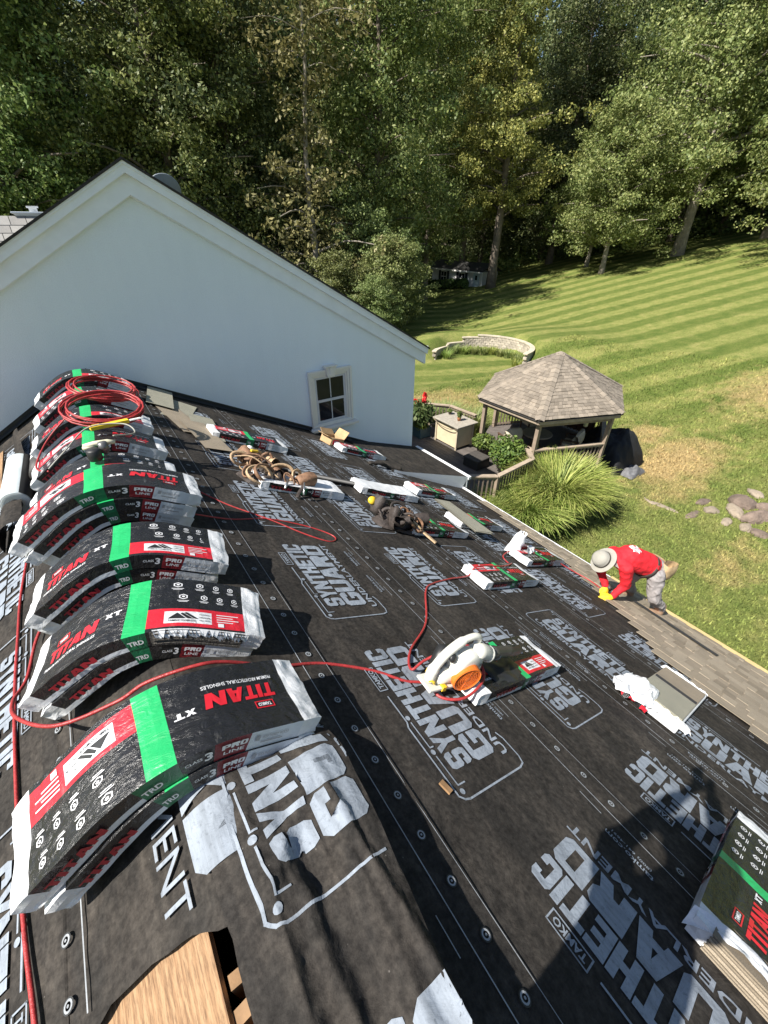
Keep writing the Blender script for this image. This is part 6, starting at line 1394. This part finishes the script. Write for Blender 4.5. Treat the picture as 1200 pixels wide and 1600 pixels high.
blob('trousers', [((hipR+hipL)/2+Vector((.03, -.01, 0)), wst, .15, .15), (hipR, knR, .108, .080), (knR, anR+Vector((0, 0, .075)), .076, .068), (hipL, knL, .108, .080), (knL, anL+Vector((0, 0, .075)), .076, .068)], TRO, man, .011, .05)
b = MB(); bc = wst.lerp((hipR+hipL)/2, .35); ax = (wst-(hipR+hipL)/2).normalized(); q = ax.to_track_quat('Z', 'Y').to_matrix().to_4x4(); b.lathe([(.158, -.025), (.170, -.022), (.170, .022), (.158, .025)], 28, 0, T3(*bc) @ q, caps=False); b.build('belt', LEATHERK, man, smooth=True)
GLV = simple('glove_yellow', (.78, .50, .02), .7, .1, 20, .3, 60)
blob('glove', hand_segs(wrR, (-.85, .45, -.12), (-.1, .5, .2), (0, 0, 1), .45, 1.25), GLV, man, .008, smooth=3); blob('glove', hand_segs(wrL, (-.5, -.35, -.8), (-.5, .4, .1), (-.6, .3, .5), .9, 1.2), GLV, man, .008, smooth=3)
BOOT = simple('boot_tan', (.30, .19, .12), .85, .3, 14, .3, 40)
for an in (anR, anL):
    zf = Vector((-.8944, 0, .4472)); toe = an+zf*.17+Vector((0, .04, -.085+.0)); heel = an+Vector((.03, -.01, -.045))
    blob('boot', [(an+Vector((0, 0, .09)), an+Vector((0, 0, -.02)), .062, .06), (heel, an+Vector((-.17, .06, .03)), .048, .045), (an+Vector((-.03, 0, -.03)), an+Vector((-.15, .05, .03)), .056, .048)], BOOT, man, .010)
HATM = simple('hat_beige', (.31, .295, .255), .9, .08, 8, .3, 50)
b = MB(); Mh = B @ T3(0, -.005, .045)
b.lathe([(.118, -.012), (.112, .0), (.108, .05), (.095, .085), (.06, .102), (.001, .107)], 26, 0, Mh, caps=False)
n = 36; vs = []
for i, rr in enumerate((.113, .13, .15, .165)):
    for j in range(n): a = 2*PI*j/n; vs.append((rr*math.cos(a), rr*1.06*math.sin(a), -.004-.10*(rr-.116)*(1+.9*math.cos(2*a))-.05*max(0, -math.sin(a))*(rr-.1)*8))
b.add(vs, [(i*n+j, (i+1)*n+j, (i+1)*n+(j+1) % n, i*n+(j+1) % n) for i in range(3) for j in range(n)], 0, Mh)
b.grid(lambda u, w: Mh @ Vector((.13*math.sin(u)*(1+.25*w), -.13*math.cos(u)*(1+.15*w), -.01-.17*w)), lin(-1.2, 1.2, 14), lin(0, 1, 5)); b.build('sun_hat', HATM, man, smooth=True)
b = MB(); b.lathe([(.115, .0), (.117, .004), (.114, .02), (.111, .02)], 26, 0, Mh, caps=False); b.build('hat_band', LEATHERK, man)
# pouch at the hip
pp_ = Vector((5.31, 1.29, -3.72))
for k, (o, m) in enumerate((((0, 0, -.10), RZ(.4) @ RX(.2)), ((.06, .13, -.12), RZ(1.4)), ((-.02, -.06, -.06), RZ(-.3)))):
    pouch(pp_+Vector(o), .19, .12, .22, m).build('tool_pouch', SUEDE, man, smooth=True)
for k in range(4):
    b = MB(); b.tube(ring(pp_+Vector((.03+.02*k, .05*k-.06, .0-.02*k)), .07, .05, .01, 16, RX(R(60+10*k)) @ RY(R(20*k))), .008, 5, 0, True, 1.8); b.build('tool_loop', LEATHER2, man, smooth=True)
b = MB(); b.tube([pp_+Vector((.04, -.04, .05)), pp_+Vector((.08, -.02, -.22))], .012, 6); b.build('hammer_handle', LEATHERK, man)
# white print across the back of the shirt
bk_ = (che*.62+nek*.38); bu = (nek-wst).normalized(); bs_ = (shL-shR).normalized(); bn = bs_.cross(bu); bn = bn if bn.z > 0 else -bn
for k, (v0, v1, h0, h1) in enumerate(((-.10, .10, .02, .055), (-.12, .12, -.03, .0), (-.10, .10, -.065, -.045), (-.08, .08, -.10, -.08))):
    b = MB(); b.grid(lambda u, w: bk_+bs_*(v0+(v1-v0)*u)+bu*(h0+(h1-h0)*w)+bn*.24, lin(0, 1, 16), lin(0, 1, 3)); o = b.build('shirt_print', INKW, man)
    m = o.modifiers.new('wrap', 'SHRINKWRAP'); m.target = shirt; m.wrap_method = 'PROJECT'; m.use_negative_direction = True; m.use_positive_direction = True; m.use_project_z = False; m.wrap_method = 'NEAREST_SURFACEPOINT'; m.offset = .004
adopt(man)
# nail gun in front of the roofer
gg = empty('nail_gun', M=FR(5.30, 1.60, .07, R(30)), label='dark nail gun on the shingles under the roofer', cat='nail gun')
b = MB(); b.tube([(-.08, 0, .10), (.08, 0, .11)], [.022, .02], 10); b.tube([(.08, 0, .12), (.08, 0, .02)], [.04, .032], 12); b.build('body', simple('gun_dark', (.06, .055, .05), .5, .3), gg, smooth=True)
b = MB(); b.lathe([(0, 0), (.055, 0), (.058, .08), (.04, .095), (0, .096)], 14, 0, T3(.0, -.08, .0)); b.build('magazine', RUB_BLK, gg, smooth=True)
b = MB(); b.tube([(.08, 0, .02), (.085, 0, -.03)], [.015, .010], 8); b.build('nose', STEEL, gg)
# ---- the photographer, standing astride the ridge behind the camera (seen by the shadow)
ph = empty('person', (-.42, -.22, -1.85), label='photographer in dark clothes whose shadow falls across the lower right roof', cat='person')
fw = Vector((.565, .825, 0)); sd_ = Vector((.825, -.565, 0)); pel = Vector((-.42, -.20, -.98)); chs = Vector((-.38, -.19, -.56)); nk = Vector((-.35, -.19, -.33)); hd = Vector((-.31, -.165, -.17))
sR_, sL_ = chs+sd_*.17+Vector((0, 0, .16)), chs-sd_*.17+Vector((0, 0, .16))
cm_ = camo.rotation_euler.to_matrix(); cz = cm_ @ Vector((0, 0, 1)); cxv = cm_ @ Vector((1, 0, 0)); cyv = cm_ @ Vector((0, 1, 0))
phc = cz*.018-cyv*.045; gR, gL = phc+cxv*.05+cz*.035-cyv*.03, phc-cxv*.05+cz*.035-cyv*.03
eR, eL = Vector((-.02, -.30, -.40)), Vector((-.30, .05, -.44)); hpR, hpL = pel+sd_*.10, pel-sd_*.10; fR = Vector((-.18, -.36, -1.70)); fL = Vector((-.62, -.12, -1.88)); kR, kL = Vector((-.22, -.26, -1.34)), Vector((-.50, -.08, -1.42))
B2, P2_ = head_parts(hd, fw+Vector((0, 0, -.5)), Vector((.25, .35, .9)), ph)
blob('body', [(nk, hd, .058, .065), (chs, nk, .11, .06), (pel, chs, .13, .14), (hpR, kR, .085, .06), (kR, fR, .055, .042), (hpL, kL, .085, .06), (kL, fL, .055, .042), (fR, fR+fw*.14+Vector((0, 0, -.03)), .042, .035), (fL, fL+fw*.14+Vector((0, 0, -.03)), .042, .035), (nk, sR_, .06, .06), (nk, sL_, .06, .06), (sR_, eR, .055, .043), (eR, gR, .04, .028), (sL_, eL, .055, .043), (eL, gL, .04, .028),
     (P2_(0, .09, -.01), P2_(0, .11, -.025), .012, .012), (P2_(-.085, 0, 0), P2_(-.09, -.01, .02), .012, .012), (P2_(.085, 0, 0), P2_(.09, -.01, .02), .012, .012)]+hand_segs(gR-cyv*.02, cyv*.8+cz*.2, cxv*-.3+cz*-.1, cxv, .8, .75)+hand_segs(gL-cyv*.02, cyv*.8+cz*.2, cxv*.3+cz*-.1, cxv*-1, .8, .75), SKIN, ph, .012, ell=[(tuple(hd), (.078, .1, .118), B2.to_3x3().to_4x4())])
DK = simple('shirt_navy', (.03, .04, .07), .9, .2, 8, .2, 40); JN = simple('jeans', (.05, .06, .09), .9, .2, 9, .2, 40)
blob('shirt', [(pel+Vector((0, 0, .05)), chs, .165, .175), (chs, nk, .17, .08), (nk, sR_, .085, .085), (nk, sL_, .085, .085), (sR_, eR, .082, .064), (eR, gR+(eR-gR)*.25, .058, .042), (sL_, eL, .082, .064), (eL, gL+(eL-gL)*.25, .058, .042)], DK, ph, .014, .02)
blob('trousers', [(pel, pel+Vector((0, 0, .08)), .16, .155), (hpR, kR, .108, .078), (kR, fR+Vector((0, 0, .03)), .075, .065), (hpL, kL, .108, .078), (kL, fL+Vector((0, 0, .03)), .075, .065)], JN, ph, .014, .02)
b = MB(); b.lathe([(.105, -.01), (.103, .05), (.08, .10), (.04, .125), (.001, .13)], 22, 0, B2 @ T3(0, 0, .02), caps=False); b.grid(lambda u, w: B2 @ Vector((.1*math.cos(u)*(1+.0*w), .09*math.sin(u)+.09*w, .04-.02*w*w)), lin(.35, PI-.35, 12), lin(0, 1, 4)); b.build('cap', DK, ph, smooth=True)
for f in (fR, fL): blob('shoe', [(f+Vector((0, 0, .03)), f+Vector((0, 0, -.02)), .055, .055), (f+Vector((0, 0, -.02)), f+fw*.15+Vector((0, 0, -.03)), .052, .045)], RUB_BLK, ph, .012)
adopt(ph)
pm_ = Matrix.Translation(phc) @ cm_.to_4x4()
tel = empty('mobile_phone', M=pm_, label='mobile phone held up by the photographer', cat='phone')
b = MB(); b.box((0, 0, 0), (.076, .155, .008)); b.build('case', RUB_BLK, tel, bevel=.003); b = MB(); b.box((0, 0, .0046), (.068, .145, .001)); b.build('screen', GLASS, tel)
